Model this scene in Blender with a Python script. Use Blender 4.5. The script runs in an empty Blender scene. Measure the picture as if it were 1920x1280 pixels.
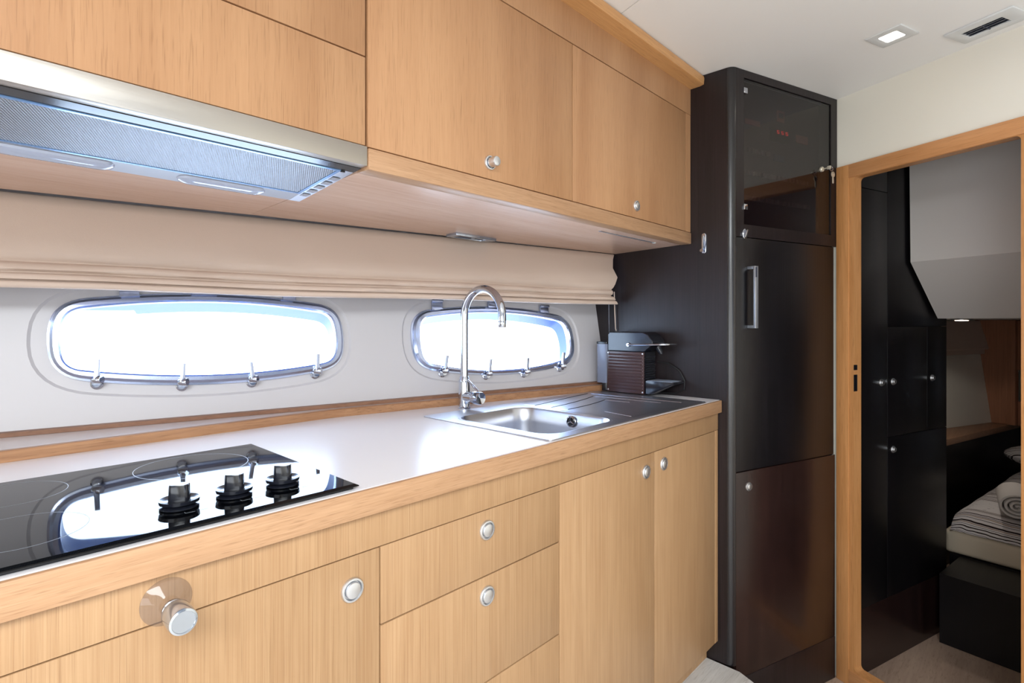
import bpy, bmesh, math, random
from mathutils import Matrix, Vector, noise
random.seed(7)
sc = bpy.context.scene
COL = sc.collection
PI = math.pi
R = math.radians

# ------------------------------------------------------------------ camera
H = 1.165                                   # eye height
cam_d = bpy.data.cameras.new('camera')
cam = bpy.data.objects.new('camera', cam_d)
COL.objects.link(cam)
cam_d.sensor_width = 36.0
cam_d.lens = 36.0 * 1025 / 1920
cam_d.shift_y = (604 - 640) / 1920.0
cam_d.clip_start = 0.02
cam.location = (0, 0, H)
cam.rotation_euler = (R(90), 0, R(43.42 - 90))
sc.camera = cam

# ------------------------------------------------------------------ light
sc.view_settings.view_transform = 'Standard'
sc.view_settings.look = 'None'
sc.view_settings.gamma = 1.0
sc.view_settings.use_curve_mapping = False
sc.view_settings.exposure = 0.6
world = bpy.data.worlds.new('sky'); sc.world = world
world.use_nodes = True
bg = world.node_tree.nodes['Background']
bg.inputs['Color'].default_value = (0.62, 0.78, 1.0, 1)
bg.inputs['Strength'].default_value = 8.0


def area(name, loc, to, sx, sy, power, color=(1, 1, 1)):
    l = bpy.data.lights.new(name, 'AREA'); l.shape = 'RECTANGLE'; l.size = sx; l.size_y = sy
    l.energy = power; l.color = color
    o = bpy.data.objects.new(name, l); COL.objects.link(o); o.location = loc
    o.rotation_euler = (Vector(to) - Vector(loc)).to_track_quat('-Z', 'Y').to_euler()
    return o


# daylight through the saloon windows (starboard side) and through the aft glass door
area('daylight_starboard', (0.15, -1.80, 1.10), (0.55, -0.9, 1.95), 2.1, 1.2, 15, (0.93, 0.97, 1.0))
area('daylight_aft', (-2.22, -0.5, 1.15), (0, -0.4, 2.0), 1.8, 1.6, 30, (0.93, 0.97, 1.0))

area('saloon_fill', (-0.9, -0.9, 2.0), (-0.9, -0.9, 0), 1.6, 1.2, 80, (0.90, 0.96, 1.0))  # added unseen fill, bounced off the floor to lift the ceiling

# ------------------------------------------------------------------ helpers
def lin(c):
    return tuple(((x / 255) / 12.92 if x / 255 <= 0.04045 else ((x / 255 + 0.055) / 1.055) ** 2.4) for x in c) + (1,)


class MB:
    """collects verts/faces in the local frame F (Matrix to world)"""
    def __init__(s, F=None):
        s.v = []; s.f = []; s.F = F or Matrix.Identity(4)

    def add(s, vs, fs):
        n = len(s.v); s.v += [tuple(p) for p in vs]; s.f += [tuple(i + n for i in f) for f in fs]; return s

    def box(s, x0, x1, y0, y1, z0, z1):
        vs = [(x, y, z) for z in (z0, z1) for y in (y0, y1) for x in (x0, x1)]
        return s.add(vs, [(0, 2, 3, 1), (4, 5, 7, 6), (0, 1, 5, 4), (2, 6, 7, 3), (0, 4, 6, 2), (1, 3, 7, 5)])

    def hexa(s, vs):
        return s.add(vs, [(0, 2, 3, 1), (4, 5, 7, 6), (0, 1, 5, 4), (2, 6, 7, 3), (0, 4, 6, 2), (1, 3, 7, 5)])

    def loft(s, rings, closed=True, cap0=True, cap1=True):
        n = len(rings[0]); vs = [p for r in rings for p in r]; fs = []
        for k in range(len(rings) - 1):
            for i in range(n if closed else n - 1):
                j = (i + 1) % n
                fs.append((k * n + i, k * n + j, (k + 1) * n + j, (k + 1) * n + i))
        if cap0: fs.append(tuple(range(n - 1, -1, -1)))
        if cap1: fs.append(tuple((len(rings) - 1) * n + i for i in range(n)))
        return s.add(vs, fs)

    def prism(s, pts, lo, hi, axis='z'):
        def P(p, h):
            return {'z': (p[0], p[1], h), 'y': (p[0], h, p[1]), 'x': (h, p[0], p[1])}[axis]
        return s.loft([[P(p, lo) for p in pts], [P(p, hi) for p in pts]])

    def plate(s, outer, holes, lo, hi, axis='z'):
        """polygon with holes, extruded"""
        bm = bmesh.new(); es = []
        for loop in [outer] + holes:
            vv = [bm.verts.new((p[0], p[1], 0)) for p in loop]
            for i in range(len(vv)): es.append(bm.edges.new((vv[i], vv[(i + 1) % len(vv)])))
        bmesh.ops.triangle_fill(bm, use_beauty=True, use_dissolve=False, edges=es)
        bm.verts.index_update()
        def P(p, h):
            return {'z': (p[0], p[1], h), 'y': (p[0], h, p[1]), 'x': (h, p[0], p[1])}[axis]
        vs = [P(v.co, lo) for v in bm.verts] + [P(v.co, hi) for v in bm.verts]; n = len(bm.verts)
        fs = []
        for f in bm.faces:
            ix = [v.index for v in f.verts]
            fs.append(tuple(ix)); fs.append(tuple(i + n for i in reversed(ix)))
        for e in bm.edges:
            if len(e.link_faces) == 1:
                a, b = e.verts[0].index, e.verts[1].index
                fs.append((a, b, b + n, a + n))
        bm.free()
        return s.add(vs, fs)

    def lathe(s, prof, o=(0, 0, 0), ax=(0, 0, 1), seg=24, a0=0.0, a1=2 * PI):
        ax = Vector(ax).normalized(); u = ax.orthogonal().normalized(); w = ax.cross(u); o = Vector(o)
        full = abs(a1 - a0 - 2 * PI) < 1e-6
        rings = []
        for r, h in prof:
            n = seg if full else seg + 1
            rings.append([o + ax * h + (u * math.cos(a0 + (a1 - a0) * i / seg) + w * math.sin(a0 + (a1 - a0) * i / seg)) * max(r, 1e-5) for i in range(n)])
        return s.loft(rings, closed=True)

    def tube(s, pts, r, seg=10, closed=False):
        pts = [Vector(p) for p in pts]; n = len(pts); rings = []
        up = None
        for i, p in enumerate(pts):
            if closed: t = pts[(i + 1) % n] - pts[i - 1]
            else: t = pts[min(i + 1, n - 1)] - pts[max(i - 1, 0)]
            t.normalize()
            if up is None: up = t.orthogonal().normalized()
            up = (up - t * up.dot(t)).normalized(); w = t.cross(up)
            rr = r[i] if isinstance(r, (list, tuple)) else r
            rings.append([p + (up * math.cos(2 * PI * k / seg) + w * math.sin(2 * PI * k / seg)) * rr for k in range(seg)])
        if closed: rings.append(rings[0]); return s.loft(rings, True, False, False)
        return s.loft(rings)

    def sphere(s, c, r, seg=12, rings=8, sq=(1, 1, 1)):
        prof = [(math.sin(PI * i / rings), -math.cos(PI * i / rings)) for i in range(rings + 1)]
        n = len(s.v); s.lathe(prof, seg=seg)
        for i in range(n, len(s.v)):
            p = s.v[i]; s.v[i] = (c[0] + p[0] * r * sq[0], c[1] + p[1] * r * sq[1], c[2] + p[2] * r * sq[2])
        return s


W = {}          # world matrices of what has been made


def finish(mb, name, m, parent=None, M=None, bevel=0.0, seg=2, smooth=35, label=None):
    me = bpy.data.meshes.new(name)
    me.from_pydata(mb.v, [], mb.f)
    base = W[parent.name] if parent else (M or Matrix.Identity(4))
    me.transform(base.inverted() @ mb.F)
    bm = bmesh.new(); bm.from_mesh(me)
    bmesh.ops.remove_doubles(bm, verts=bm.verts, dist=1e-6)
    bmesh.ops.recalc_face_normals(bm, faces=bm.faces)
    if bevel > 0:
        es = [e for e in bm.edges if len(e.link_faces) == 2 and e.calc_face_angle(0) > R(30)]
        bmesh.ops.bevel(bm, geom=es, offset=bevel, offset_type='OFFSET', segments=seg, profile=0.5, affect='EDGES', clamp_overlap=True)
    for f in bm.faces: f.smooth = True
    bm.to_mesh(me); bm.free()
    me.set_sharp_from_angle(angle=R(smooth))
    if m: me.materials.append(m)
    o = bpy.data.objects.new(name, me); COL.objects.link(o)
    if parent: o.parent = parent
    else: o.matrix_world = base
    W[o.name] = base
    if label: o['label'] = label
    return o


def thing(name, label, cat, loc=(0, 0, 0), rz=0.0, group=None, M=None):
    o = bpy.data.objects.new(name, None); COL.objects.link(o); o.empty_display_size = 0.05
    mm = M or (Matrix.Translation(loc) @ Matrix.Rotation(rz, 4, 'Z'))
    o.matrix_world = mm; W[o.name] = mm
    o['label'] = label; o['category'] = cat
    if group: o['group'] = group
    return o


def tag(o, label, cat, group=None):
    o['label'] = label; o['category'] = cat
    if group: o['group'] = group
    return o


def structure(o):
    o['kind'] = 'structure'; return o


def frame(o, x, y, z):
    x, y, z = Vector(x), Vector(y), Vector(z)
    return Matrix(((x.x, y.x, z.x, o[0]), (x.y, y.y, z.y, o[1]), (x.z, y.z, z.z, o[2]), (0, 0, 0, 1)))


def fan(p, n):
    return [(p[0], p[1])]


# ------------------------------------------------------------------ materials
def newmat(name):
    m = bpy.data.materials.new(name); m.use_nodes = True
    nt = m.node_tree; return m, nt, nt.nodes['Principled BSDF']


def plain(name, rgb, rough=0.5, metal=0.0, spec=0.5, bump=0.0, bscale=200, coat=0.0, emit=None, es=0.0, var=0.0):
    m, nt, b = newmat(name)
    b.inputs['Base Color'].default_value = lin(rgb)
    b.inputs['Roughness'].default_value = rough
    b.inputs['Metallic'].default_value = metal
    b.inputs['Specular IOR Level'].default_value = spec
    b.inputs['Coat Weight'].default_value = coat
    if emit: b.inputs['Emission Color'].default_value = lin(emit); b.inputs['Emission Strength'].default_value = es
    tc = nt.nodes.new('ShaderNodeTexCoord')
    n = nt.nodes.new('ShaderNodeTexNoise'); n.inputs['Scale'].default_value = bscale; n.inputs['Detail'].default_value = 3
    nt.links.new(tc.outputs['Object'], n.inputs['Vector'])
    if bump > 0:
        bp = nt.nodes.new('ShaderNodeBump'); bp.inputs['Strength'].default_value = bump; bp.inputs['Distance'].default_value = 0.002
        nt.links.new(n.outputs['Fac'], bp.inputs['Height']); nt.links.new(bp.outputs['Normal'], b.inputs['Normal'])
    if var > 0:
        mp = nt.nodes.new('ShaderNodeMapRange'); mp.inputs['To Min'].default_value = max(rough - var, 0.02); mp.inputs['To Max'].default_value = rough + var
        nt.links.new(n.outputs['Fac'], mp.inputs['Value']); nt.links.new(mp.outputs['Result'], b.inputs['Roughness'])
    return m


def wood(name, dark, light, axis='z', fine=160, band=9, rough=0.38, pore=0.25, wband=0.5, spec=0.4, bump=0.06, along=0.02, vary=0.06, coat=0.0):
    m, nt, b = newmat(name); N = nt.nodes; Lk = nt.links
    tc = N.new('ShaderNodeTexCoord'); oi = N.new('ShaderNodeObjectInfo')
    ad = N.new('ShaderNodeVectorMath'); ad.operation = 'ADD'
    mul = N.new('ShaderNodeVectorMath'); mul.operation = 'SCALE'; mul.inputs[0].default_value = (3.1, 5.3, 7.7)
    Lk.new(oi.outputs['Random'], mul.inputs['Scale'])
    Lk.new(tc.outputs['Object'], ad.inputs[0]); Lk.new(mul.outputs[0], ad.inputs[1])

    def stretched(k):
        mp = N.new('ShaderNodeMapping')
        mp.inputs['Scale'].default_value = tuple(k if a == axis else 1.0 for a in 'xyz')
        Lk.new(ad.outputs[0], mp.inputs['Vector']); return mp
    m1 = stretched(along); m2 = stretched(0.12)
    n1 = N.new('ShaderNodeTexNoise'); n1.inputs['Scale'].default_value = fine; n1.inputs['Detail'].default_value = 3; n1.inputs['Roughness'].default_value = 0.6
    n2 = N.new('ShaderNodeTexNoise'); n2.inputs['Scale'].default_value = band; n2.inputs['Detail'].default_value = 3; n2.inputs['Distortion'].default_value = 0.6
    n3 = N.new('ShaderNodeTexNoise'); n3.inputs['Scale'].default_value = fine * 2.4; n3.inputs['Detail'].default_value = 2
    m3 = stretched(along * 1.6)
    Lk.new(m1.outputs[0], n1.inputs['Vector']); Lk.new(m2.outputs[0], n2.inputs['Vector']); Lk.new(m3.outputs[0], n3.inputs['Vector'])
    mx = N.new('ShaderNodeMix'); mx.data_type = 'FLOAT'; mx.inputs['Factor'].default_value = wband
    Lk.new(n1.outputs['Fac'], mx.inputs[2]); Lk.new(n2.outputs['Fac'], mx.inputs[3])
    cr = N.new('ShaderNodeValToRGB'); cr.color_ramp.elements[0].position = 0.33; cr.color_ramp.elements[1].position = 0.66
    cr.color_ramp.elements[0].color = lin(dark); cr.color_ramp.elements[1].color = lin(light)
    Lk.new(mx.outputs[0], cr.inputs['Fac'])
    pr = N.new('ShaderNodeValToRGB'); pr.color_ramp.elements[0].position = 0.56; pr.color_ramp.elements[1].position = 0.72
    pr.color_ramp.elements[0].color = (1, 1, 1, 1); pr.color_ramp.elements[1].color = (1 - pore, 1 - pore * 1.1, 1 - pore * 1.2, 1)
    Lk.new(n3.outputs['Fac'], pr.inputs['Fac'])
    mm = N.new('ShaderNodeMix'); mm.data_type = 'RGBA'; mm.blend_type = 'MULTIPLY'; mm.inputs['Factor'].default_value = 1
    Lk.new(cr.outputs['Color'], mm.inputs[6]); Lk.new(pr.outputs['Color'], mm.inputs[7])
    hs = N.new('ShaderNodeHueSaturation')
    vr = N.new('ShaderNodeMapRange'); vr.inputs['To Min'].default_value = 1 - vary; vr.inputs['To Max'].default_value = 1 + vary
    Lk.new(oi.outputs['Random'], vr.inputs['Value']); Lk.new(vr.outputs[0], hs.inputs['Value'])
    Lk.new(mm.outputs[2], hs.inputs['Color']); Lk.new(hs.outputs['Color'], b.inputs['Base Color'])
    b.inputs['Roughness'].default_value = rough; b.inputs['Specular IOR Level'].default_value = spec
    b.inputs['Coat Weight'].default_value = coat; b.inputs['Coat Roughness'].default_value = 0.12
    if bump > 0:
        bp = N.new('ShaderNodeBump'); bp.inputs['Strength'].default_value = bump; bp.inputs['Distance'].default_value = 0.002
        Lk.new(n1.outputs['Fac'], bp.inputs['Height']); Lk.new(bp.outputs['Normal'], b.inputs['Normal'])
    return m


def brushed(name, rgb, rough=0.28, axis='x', scale=400, aniso=0.0, bump=0.03):
    m, nt, b = newmat(name); N = nt.nodes; Lk = nt.links
    b.inputs['Base Color'].default_value = lin(rgb); b.inputs['Metallic'].default_value = 1.0
    b.inputs['Roughness'].default_value = rough
    tc = N.new('ShaderNodeTexCoord'); mp = N.new('ShaderNodeMapping')
    mp.inputs['Scale'].default_value = tuple(0.01 if a == axis else 1.0 for a in 'xyz')
    n = N.new('ShaderNodeTexNoise'); n.inputs['Scale'].default_value = scale; n.inputs['Detail'].default_value = 2
    Lk.new(tc.outputs['Object'], mp.inputs['Vector']); Lk.new(mp.outputs[0], n.inputs['Vector'])
    r = N.new('ShaderNodeMapRange'); r.inputs['To Min'].default_value = rough * 0.75; r.inputs['To Max'].default_value = rough * 1.3
    Lk.new(n.outputs['Fac'], r.inputs['Value']); Lk.new(r.outputs[0], b.inputs['Roughness'])
    bp = N.new('ShaderNodeBump'); bp.inputs['Strength'].default_value = bump; bp.inputs['Distance'].default_value = 0.001
    Lk.new(n.outputs['Fac'], bp.inputs['Height']); Lk.new(bp.outputs['Normal'], b.inputs['Normal'])
    return m


def glassy(name, tint, rough=0.0, ior=1.45):
    m = bpy.data.materials.new(name); m.use_nodes = True; nt = m.node_tree; N = nt.nodes
    N.remove(N['Principled BSDF']); out = N['Material Output']
    t = N.new('ShaderNodeBsdfTransparent'); t.inputs['Color'].default_value = tint + (1,) if len(tint) == 3 else tint
    g = N.new('ShaderNodeBsdfGlossy'); g.inputs['Roughness'].default_value = rough
    fr = N.new('ShaderNodeFresnel'); fr.inputs['IOR'].default_value = ior
    mx = N.new('ShaderNodeMixShader')
    ge = N.new('ShaderNodeNewGeometry'); iv = N.new('ShaderNodeMath'); iv.operation = 'SUBTRACT'; iv.inputs[0].default_value = 1.0
    nt.links.new(ge.outputs['Backfacing'], iv.inputs[1])      # reflect only where the ray enters
    fm = N.new('ShaderNodeMath'); fm.operation = 'MULTIPLY'
    nt.links.new(fr.outputs[0], fm.inputs[0]); nt.links.new(iv.outputs[0], fm.inputs[1])
    nt.links.new(fm.outputs[0], mx.inputs[0]); nt.links.new(t.outputs[0], mx.inputs[1]); nt.links.new(g.outputs[0], mx.inputs[2])
    nt.links.new(mx.outputs[0], out.inputs['Surface'])
    return m


def frosted(name, rgb, k, rough=0.08):
    """clear plastic with a little haze of its own"""
    m = glassy(name, (0.95, 0.95, 0.96), rough, 1.5); nt = m.node_tree; N = nt.nodes
    d = N.new('ShaderNodeBsdfDiffuse'); d.inputs['Color'].default_value = lin(rgb)
    mx = N.new('ShaderNodeMixShader'); mx.inputs[0].default_value = k
    old = N['Material Output'].inputs['Surface'].links[0].from_socket
    nt.links.new(old, mx.inputs[1]); nt.links.new(d.outputs[0], mx.inputs[2]); nt.links.new(mx.outputs[0], N['Material Output'].inputs['Surface'])
    return m


oak_low = wood('oak_veneer_striped', (160, 123, 87), (178, 143, 106), 'z', fine=360, band=30, rough=0.42, pore=0.20, wband=0.35, along=0.006)
oak_up = wood('oak_veneer_crown_cut', (164, 120, 84), (183, 140, 102), 'z', fine=210, band=8, rough=0.40, pore=0.20, wband=0.72, along=0.022)
oak_edge = wood('oak_solid_edge', (161, 122, 89), (182, 144, 110), 'x', fine=260, band=22, rough=0.42, pore=0.22, wband=0.4, along=0.03)
oak_under_glow = wood('oak_underside_glow', (204, 168, 148), (216, 184, 164), 'x', fine=140, band=14, rough=0.24, pore=0.12, wband=0.5, along=0.03)  # oak lightened and pinked: glow bounced off the worktop, put into the colour
oak_strip = wood('oak_upstand', (146, 104, 74), (178, 134, 98), 'x', fine=110, band=20, rough=0.4, pore=0.3, wband=0.4, along=0.05)
strip_dark = wood('oak_trim_dark', (120, 84, 64), (142, 104, 82), 'x', fine=110, band=20, rough=0.4, pore=0.2, along=0.03)
oak_frame_v = wood('oak_frame_upright', (182, 126, 74), (202, 146, 94), 'z', fine=150, band=18, rough=0.36, pore=0.2, along=0.03)
oak_frame_h = wood('oak_frame_rail', (184, 128, 80), (204, 148, 100), 'x', fine=150, band=18, rough=0.36, pore=0.2, along=0.03)
oak_crown = wood('oak_crown', (188, 138, 88), (206, 156, 104), 'x', fine=150, band=18, rough=0.36, pore=0.2, along=0.03)
wenge = wood('wenge_veneer', (15, 10, 12), (33, 23, 26), 'z', fine=210, band=16, rough=0.40, pore=0.45, wband=0.4, along=0.01, spec=0.5, bump=0.16, vary=0.1)
wenge_red = wood('wenge_door_red', (26, 16, 16), (48, 30, 27), 'z', fine=230, band=14, rough=0.24, pore=0.4, wband=0.4, along=0.01, spec=0.5, bump=0.06, vary=0.1)
wenge_post = wood('wenge_post', (13, 11, 13), (26, 22, 26), 'z', fine=210, band=14, rough=0.25, pore=0.4, along=0.01, spec=0.7, bump=0.06, vary=0.05)
wenge_black = wood('wenge_fridge_door', (8, 8, 11), (20, 18, 23), 'z', fine=210, band=14, rough=0.32, pore=0.4, along=0.01, spec=0.5, bump=0.1, vary=0.05)
wenge_cabin = wood('wenge_cabin', (10, 9, 11), (18, 15, 18), 'z', fine=230, band=14, rough=0.36, pore=0.3, along=0.01, spec=0.35, bump=0.04)
cabin_wood = wood('cabin_oak', (150, 100, 74), (176, 122, 92), 'z', fine=150, band=10, rough=0.4, pore=0.2, along=0.02)
cabin_ledge = wood('cabin_ledge_oak', (150, 112, 86), (172, 132, 104), 'x', fine=150, band=12, rough=0.4, pore=0.2, along=0.03)
floor_wood = wood('pale_floor_boards', (186, 182, 178), (214, 210, 206), 'x', fine=90, band=7, rough=0.42, pore=0.18, wband=0.6, along=0.06)
floor_wood_low = wood('pale_floor_boards_low', (150, 124, 108), (186, 160, 140), 'x', fine=70, band=6, rough=0.4, pore=0.2, wband=0.65, along=0.12)
gap_dark = plain('dark_gap', (60, 38, 24), 0.8)
solid_white = plain('counter_solid_surface', (228, 224, 226), 0.26, spec=0.5)
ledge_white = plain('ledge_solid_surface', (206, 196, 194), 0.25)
hull_white = plain('hull_liner_gelcoat', (188, 185, 188), 0.42, bump=0.02, bscale=300)
reveal_shade = plain('port_reveal_blue_shade', (46, 74, 132), 0.35)  # blue daylight cast and shade put into the reveal's colour
ceil_mat = plain('ceiling_liner', (240, 239, 237), 0.55, bump=0.02, bscale=400)
wall_cream = plain('bulkhead_cream', (232, 227, 214), 0.5, bump=0.02, bscale=400)
soffit_mat = plain('soffit_liner', (214, 208, 204), 0.55)
steel_pol = plain('polished_steel', (184, 194, 220), 0.17, metal=0.9, bscale=20, var=0.03)
chrome = plain('chrome', (196, 201, 212), 0.05, metal=1.0)
steel_br = brushed('brushed_steel_hood', (190, 185, 178), 0.36, 'x', 500)
steel_sink = plain('satin_steel_sink', (200, 202, 210), 0.32, metal=1.0, bscale=90, var=.03)
satin = plain('satin_nickel', (222, 224, 228), 0.36, metal=1.0, bscale=60, var=0.04)
alu = plain('satin_aluminium', (186, 192, 202), 0.34, metal=0.85)
black_glass = plain('hob_black_glass', (6, 7, 10), 0.025, spec=0.22, bscale=60, var=0.006)
black_pl = plain('black_plastic', (18, 19, 24), 0.28)
black_gloss = plain('black_gloss_plastic', (22, 24, 32), 0.16)
brown_pl = plain('brown_plastic', (64, 44, 44), 0.38)
print_grey = plain('printed_ring', (150, 156, 166), 0.3)
fabric = plain('blind_fabric', (200, 180, 166), 0.75, bump=0.15, bscale=900, spec=0.3)
sky_cut_glass = glassy('saloon_sky_cut_glass', (0.16, 0.16, 0.17))  # tint added to hold back sky light at the unseen saloon openings
port_glass = glassy('port_glass', (0.97, 0.985, 1.0))
smoke_glass = glassy('smoked_glass', (0.52, 0.46, 0.48), 0.01, 1.7)
clear_pl = frosted('clear_plastic', (150, 130, 118), .12)
tank_pl = frosted('tank_plastic', (170, 180, 206), .42)
water = frosted('tank_water', (70, 80, 104), .5)
rubber = plain('black_rubber', (20, 20, 22), 0.6)
lamp_lens = plain('lamp_lens', (255, 250, 240), 0.3, emit=(255, 246, 232), es=9.0)
lamp_warm = plain('cabin_lamp_lens', (255, 240, 220), 0.3, emit=(255, 232, 205), es=3.0)
lens_plastic = plain('hood_lamp_cover', (176, 184, 204), 0.12, spec=0.7)
hood_plastic = plain('hood_grey_plastic', (150, 152, 162), 0.35)
edge_reflect = plain('filter_edge_blue_reflection', (120, 158, 205), 0.22, metal=0.6)  # blue window reflection put into the colour of the filter edge
rail_dark = plain('hood_dark_gloss_rail', (48, 46, 48), 0.16, spec=0.25)
white_pl = plain('white_plastic', (214, 216, 216), 0.35)
vent_dark = plain('vent_dark', (52, 56, 72), 0.5)
meter_dark = plain('panel_dark', (74, 66, 72), 0.5)
meter_red = plain('meter_red_digits', (200, 40, 40), 0.5, emit=(255, 40, 40), es=1.0)
meter_tan = plain('panel_label_tan', (150, 104, 92), 0.5)
meter_grey = plain('panel_toggle_grey', (120, 112, 112), 0.5)
cream_vinyl = plain('cream_vinyl', (212, 196, 172), 0.45, bump=0.05, bscale=500)
towel_mat = plain('white_terry', (222, 214, 208), 0.9, bump=0.6, bscale=700, spec=0.1)
brass_key = plain('nickel_key', (214, 206, 188), 0.35, metal=0.55)
steel_socket = plain('socket_frame', (176, 184, 198), 0.2, metal=0.8)


def mesh_mat():
    m, nt, b = newmat('aluminium_filter_mesh'); N = nt.nodes; Lk = nt.links
    b.inputs['Metallic'].default_value = 0.75; b.inputs['Roughness'].default_value = 0.38
    tc = N.new('ShaderNodeTexCoord')
    mp = N.new('ShaderNodeMapping'); mp.inputs['Rotation'].default_value = (0, 0, R(24)); Lk.new(tc.outputs['Object'], mp.inputs['Vector'])
    w1 = N.new('ShaderNodeTexWave'); w1.bands_direction = 'X'; w1.inputs['Scale'].default_value = 90
    w2 = N.new('ShaderNodeTexWave'); w2.bands_direction = 'Y'; w2.inputs['Scale'].default_value = 90
    Lk.new(mp.outputs[0], w1.inputs['Vector']); Lk.new(mp.outputs[0], w2.inputs['Vector'])
    mx = N.new('ShaderNodeMath'); mx.operation = 'MULTIPLY'; Lk.new(w1.outputs['Fac'], mx.inputs[0]); Lk.new(w2.outputs['Fac'], mx.inputs[1])
    cr = N.new('ShaderNodeValToRGB'); cr.color_ramp.elements[0].color = lin((100, 104, 112)); cr.color_ramp.elements[1].color = lin((186, 190, 196))
    cr.color_ramp.elements[1].position = 0.6
    Lk.new(mx.outputs[0], cr.inputs['Fac']); Lk.new(cr.outputs['Color'], b.inputs['Base Color'])
    bp = N.new('ShaderNodeBump'); bp.inputs['Strength'].default_value = 0.5; bp.inputs['Distance'].default_value = 0.001
    Lk.new(mx.outputs[0], bp.inputs['Height']); Lk.new(bp.outputs['Normal'], b.inputs['Normal'])
    return m


filter_mesh = mesh_mat()


def quilt_mat():
    m, nt, b = newmat('striped_quilt'); N = nt.nodes; Lk = nt.links
    b.inputs['Roughness'].default_value = 0.85; b.inputs['Specular IOR Level'].default_value = 0.2
    tc = N.new('ShaderNodeTexCoord')
    sep = N.new('ShaderNodeSeparateXYZ'); Lk.new(tc.outputs['Object'], sep.inputs[0])
    ns = N.new('ShaderNodeTexNoise'); ns.inputs['Scale'].default_value = 5; ns.inputs['Detail'].default_value = 3; Lk.new(tc.outputs['Object'], ns.inputs['Vector'])
    sx = N.new('ShaderNodeMath'); sx.operation = 'MULTIPLY_ADD'; sx.inputs[1].default_value = 0.07; Lk.new(ns.outputs['Fac'], sx.inputs[0]); Lk.new(sep.outputs['X'], sx.inputs[2])
    zz = N.new('ShaderNodeMath'); zz.operation = 'MULTIPLY_ADD'; zz.inputs[1].default_value = 0.8; Lk.new(sep.outputs['Z'], zz.inputs[0]); Lk.new(sx.outputs[0], zz.inputs[2])
    cv = N.new('ShaderNodeCombineXYZ'); Lk.new(zz.outputs[0], cv.inputs['X'])
    bands = N.new('ShaderNodeTexNoise'); bands.inputs['Scale'].default_value = 75; bands.inputs['Detail'].default_value = 2; Lk.new(cv.outputs[0], bands.inputs['Vector'])
    st = N.new('ShaderNodeValToRGB'); st.color_ramp.interpolation = 'CONSTANT'
    e = st.color_ramp.elements; e[0].position = 0; e[0].color = lin((48, 34, 32)); e[1].position = 0.46; e[1].color = lin((216, 208, 206))
    k = e.new(0.60); k.color = lin((160, 138, 122))
    k = e.new(0.66); k.color = lin((216, 208, 206))
    Lk.new(bands.outputs['Fac'], st.inputs['Fac'])
    # a plain band with scattered twig-like marks near the foot
    tw = N.new('ShaderNodeTexNoise'); tw.inputs['Scale'].default_value = 48; tw.inputs['Detail'].default_value = 2
    mp = N.new('ShaderNodeMapping'); mp.inputs['Scale'].default_value = (2.4, 0.7, 1); Lk.new(tc.outputs['Object'], mp.inputs['Vector']); Lk.new(mp.outputs[0], tw.inputs['Vector'])
    tr = N.new('ShaderNodeValToRGB'); tr.color_ramp.elements[0].position = 0.66; tr.color_ramp.elements[1].position = 0.69
    tr.color_ramp.elements[0].color = lin((224, 218, 216)); tr.color_ramp.elements[1].color = lin((70, 60, 60))
    Lk.new(tw.outputs['Fac'], tr.inputs['Fac'])
    a = N.new('ShaderNodeMath'); a.operation = 'COMPARE'; a.inputs[1].default_value = 0.27; a.inputs[2].default_value = 0.11; Lk.new(sx.outputs[0], a.inputs[0])
    mx = N.new('ShaderNodeMix'); mx.data_type = 'RGBA'; Lk.new(a.outputs[0], mx.inputs['Factor']); Lk.new(st.outputs['Color'], mx.inputs[6]); Lk.new(tr.outputs['Color'], mx.inputs[7])
    Lk.new(mx.outputs[2], b.inputs['Base Color'])
    return m


quilt = quilt_mat()

# ------------------------------------------------------------------ frames of reference
# world: x = along the galley towards the bow, y = towards the hull, z up
HULL_S = Vector((0.98070, -0.19555, 0)).normalized()
HULL_N = Vector((0.1994, 1, -0.16)).normalized()          # out of the boat
HULL_T = HULL_S.cross(HULL_N) * -1
if HULL_T.z < 0: HULL_T = -HULL_T
FH = frame((0.095, 1.58, 0.922), HULL_S, HULL_N, HULL_T)
BA = R(66.4 - 180)
FB = Matrix.Translation((2.4115, 0.5418, 0)) @ Matrix.Rotation(BA, 4, 'Z')      # bulkhead: x to the right, y into the cabin
FT = Matrix.Translation((1.8595, 0.7244, 0)) @ Matrix.Rotation(R(-18.3), 4, 'Z')  # tall cabinet front
FW = Matrix.Translation((2.4988, 0.466, 0)) @ Matrix.Rotation(R(-17.6), 4, 'Z')   # cabin wardrobe front
LOW = -0.212
CEIL = 2.030


def hull_y(x, z):
    return 1.58 - 0.1994 * (x - 0.095) + 0.16 * (z - 0.922)


# ------------------------------------------------------------------ room shell
step = Vector((-0.4003, -0.9164)); c0 = Vector((1.8595, 0.7244))
e1 = c0 + step * 2.98
fl = structure(finish(MB().prism([(-2.3, -2.0), (e1.x, -2.0), (c0.x - 0.003, c0.y), (1.846, 0.79), (1.846, 1.05), (-2.3, 1.5)], -0.03, -0.008), 'floor', gap_dark))
def clip(poly, p, n):
    """keep the part of a convex polygon with (q - p).n >= 0"""
    out = []
    for i in range(len(poly)):
        a, b = Vector(poly[i]), Vector(poly[(i + 1) % len(poly)]); da, db = (a - p).dot(n), (b - p).dot(n)
        if da >= 0: out.append(a)
        if da * db < 0: out.append(a + (b - a) * (da / (da - db)))
    return out
pd = Vector((math.cos(R(-13)), math.sin(R(-13)))); pn = Vector((-pd.y, pd.x)); sn = Vector((step.y, -step.x)).normalized()
if (Vector((0, 0)) - c0).dot(sn) < 0: sn = -sn
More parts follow.
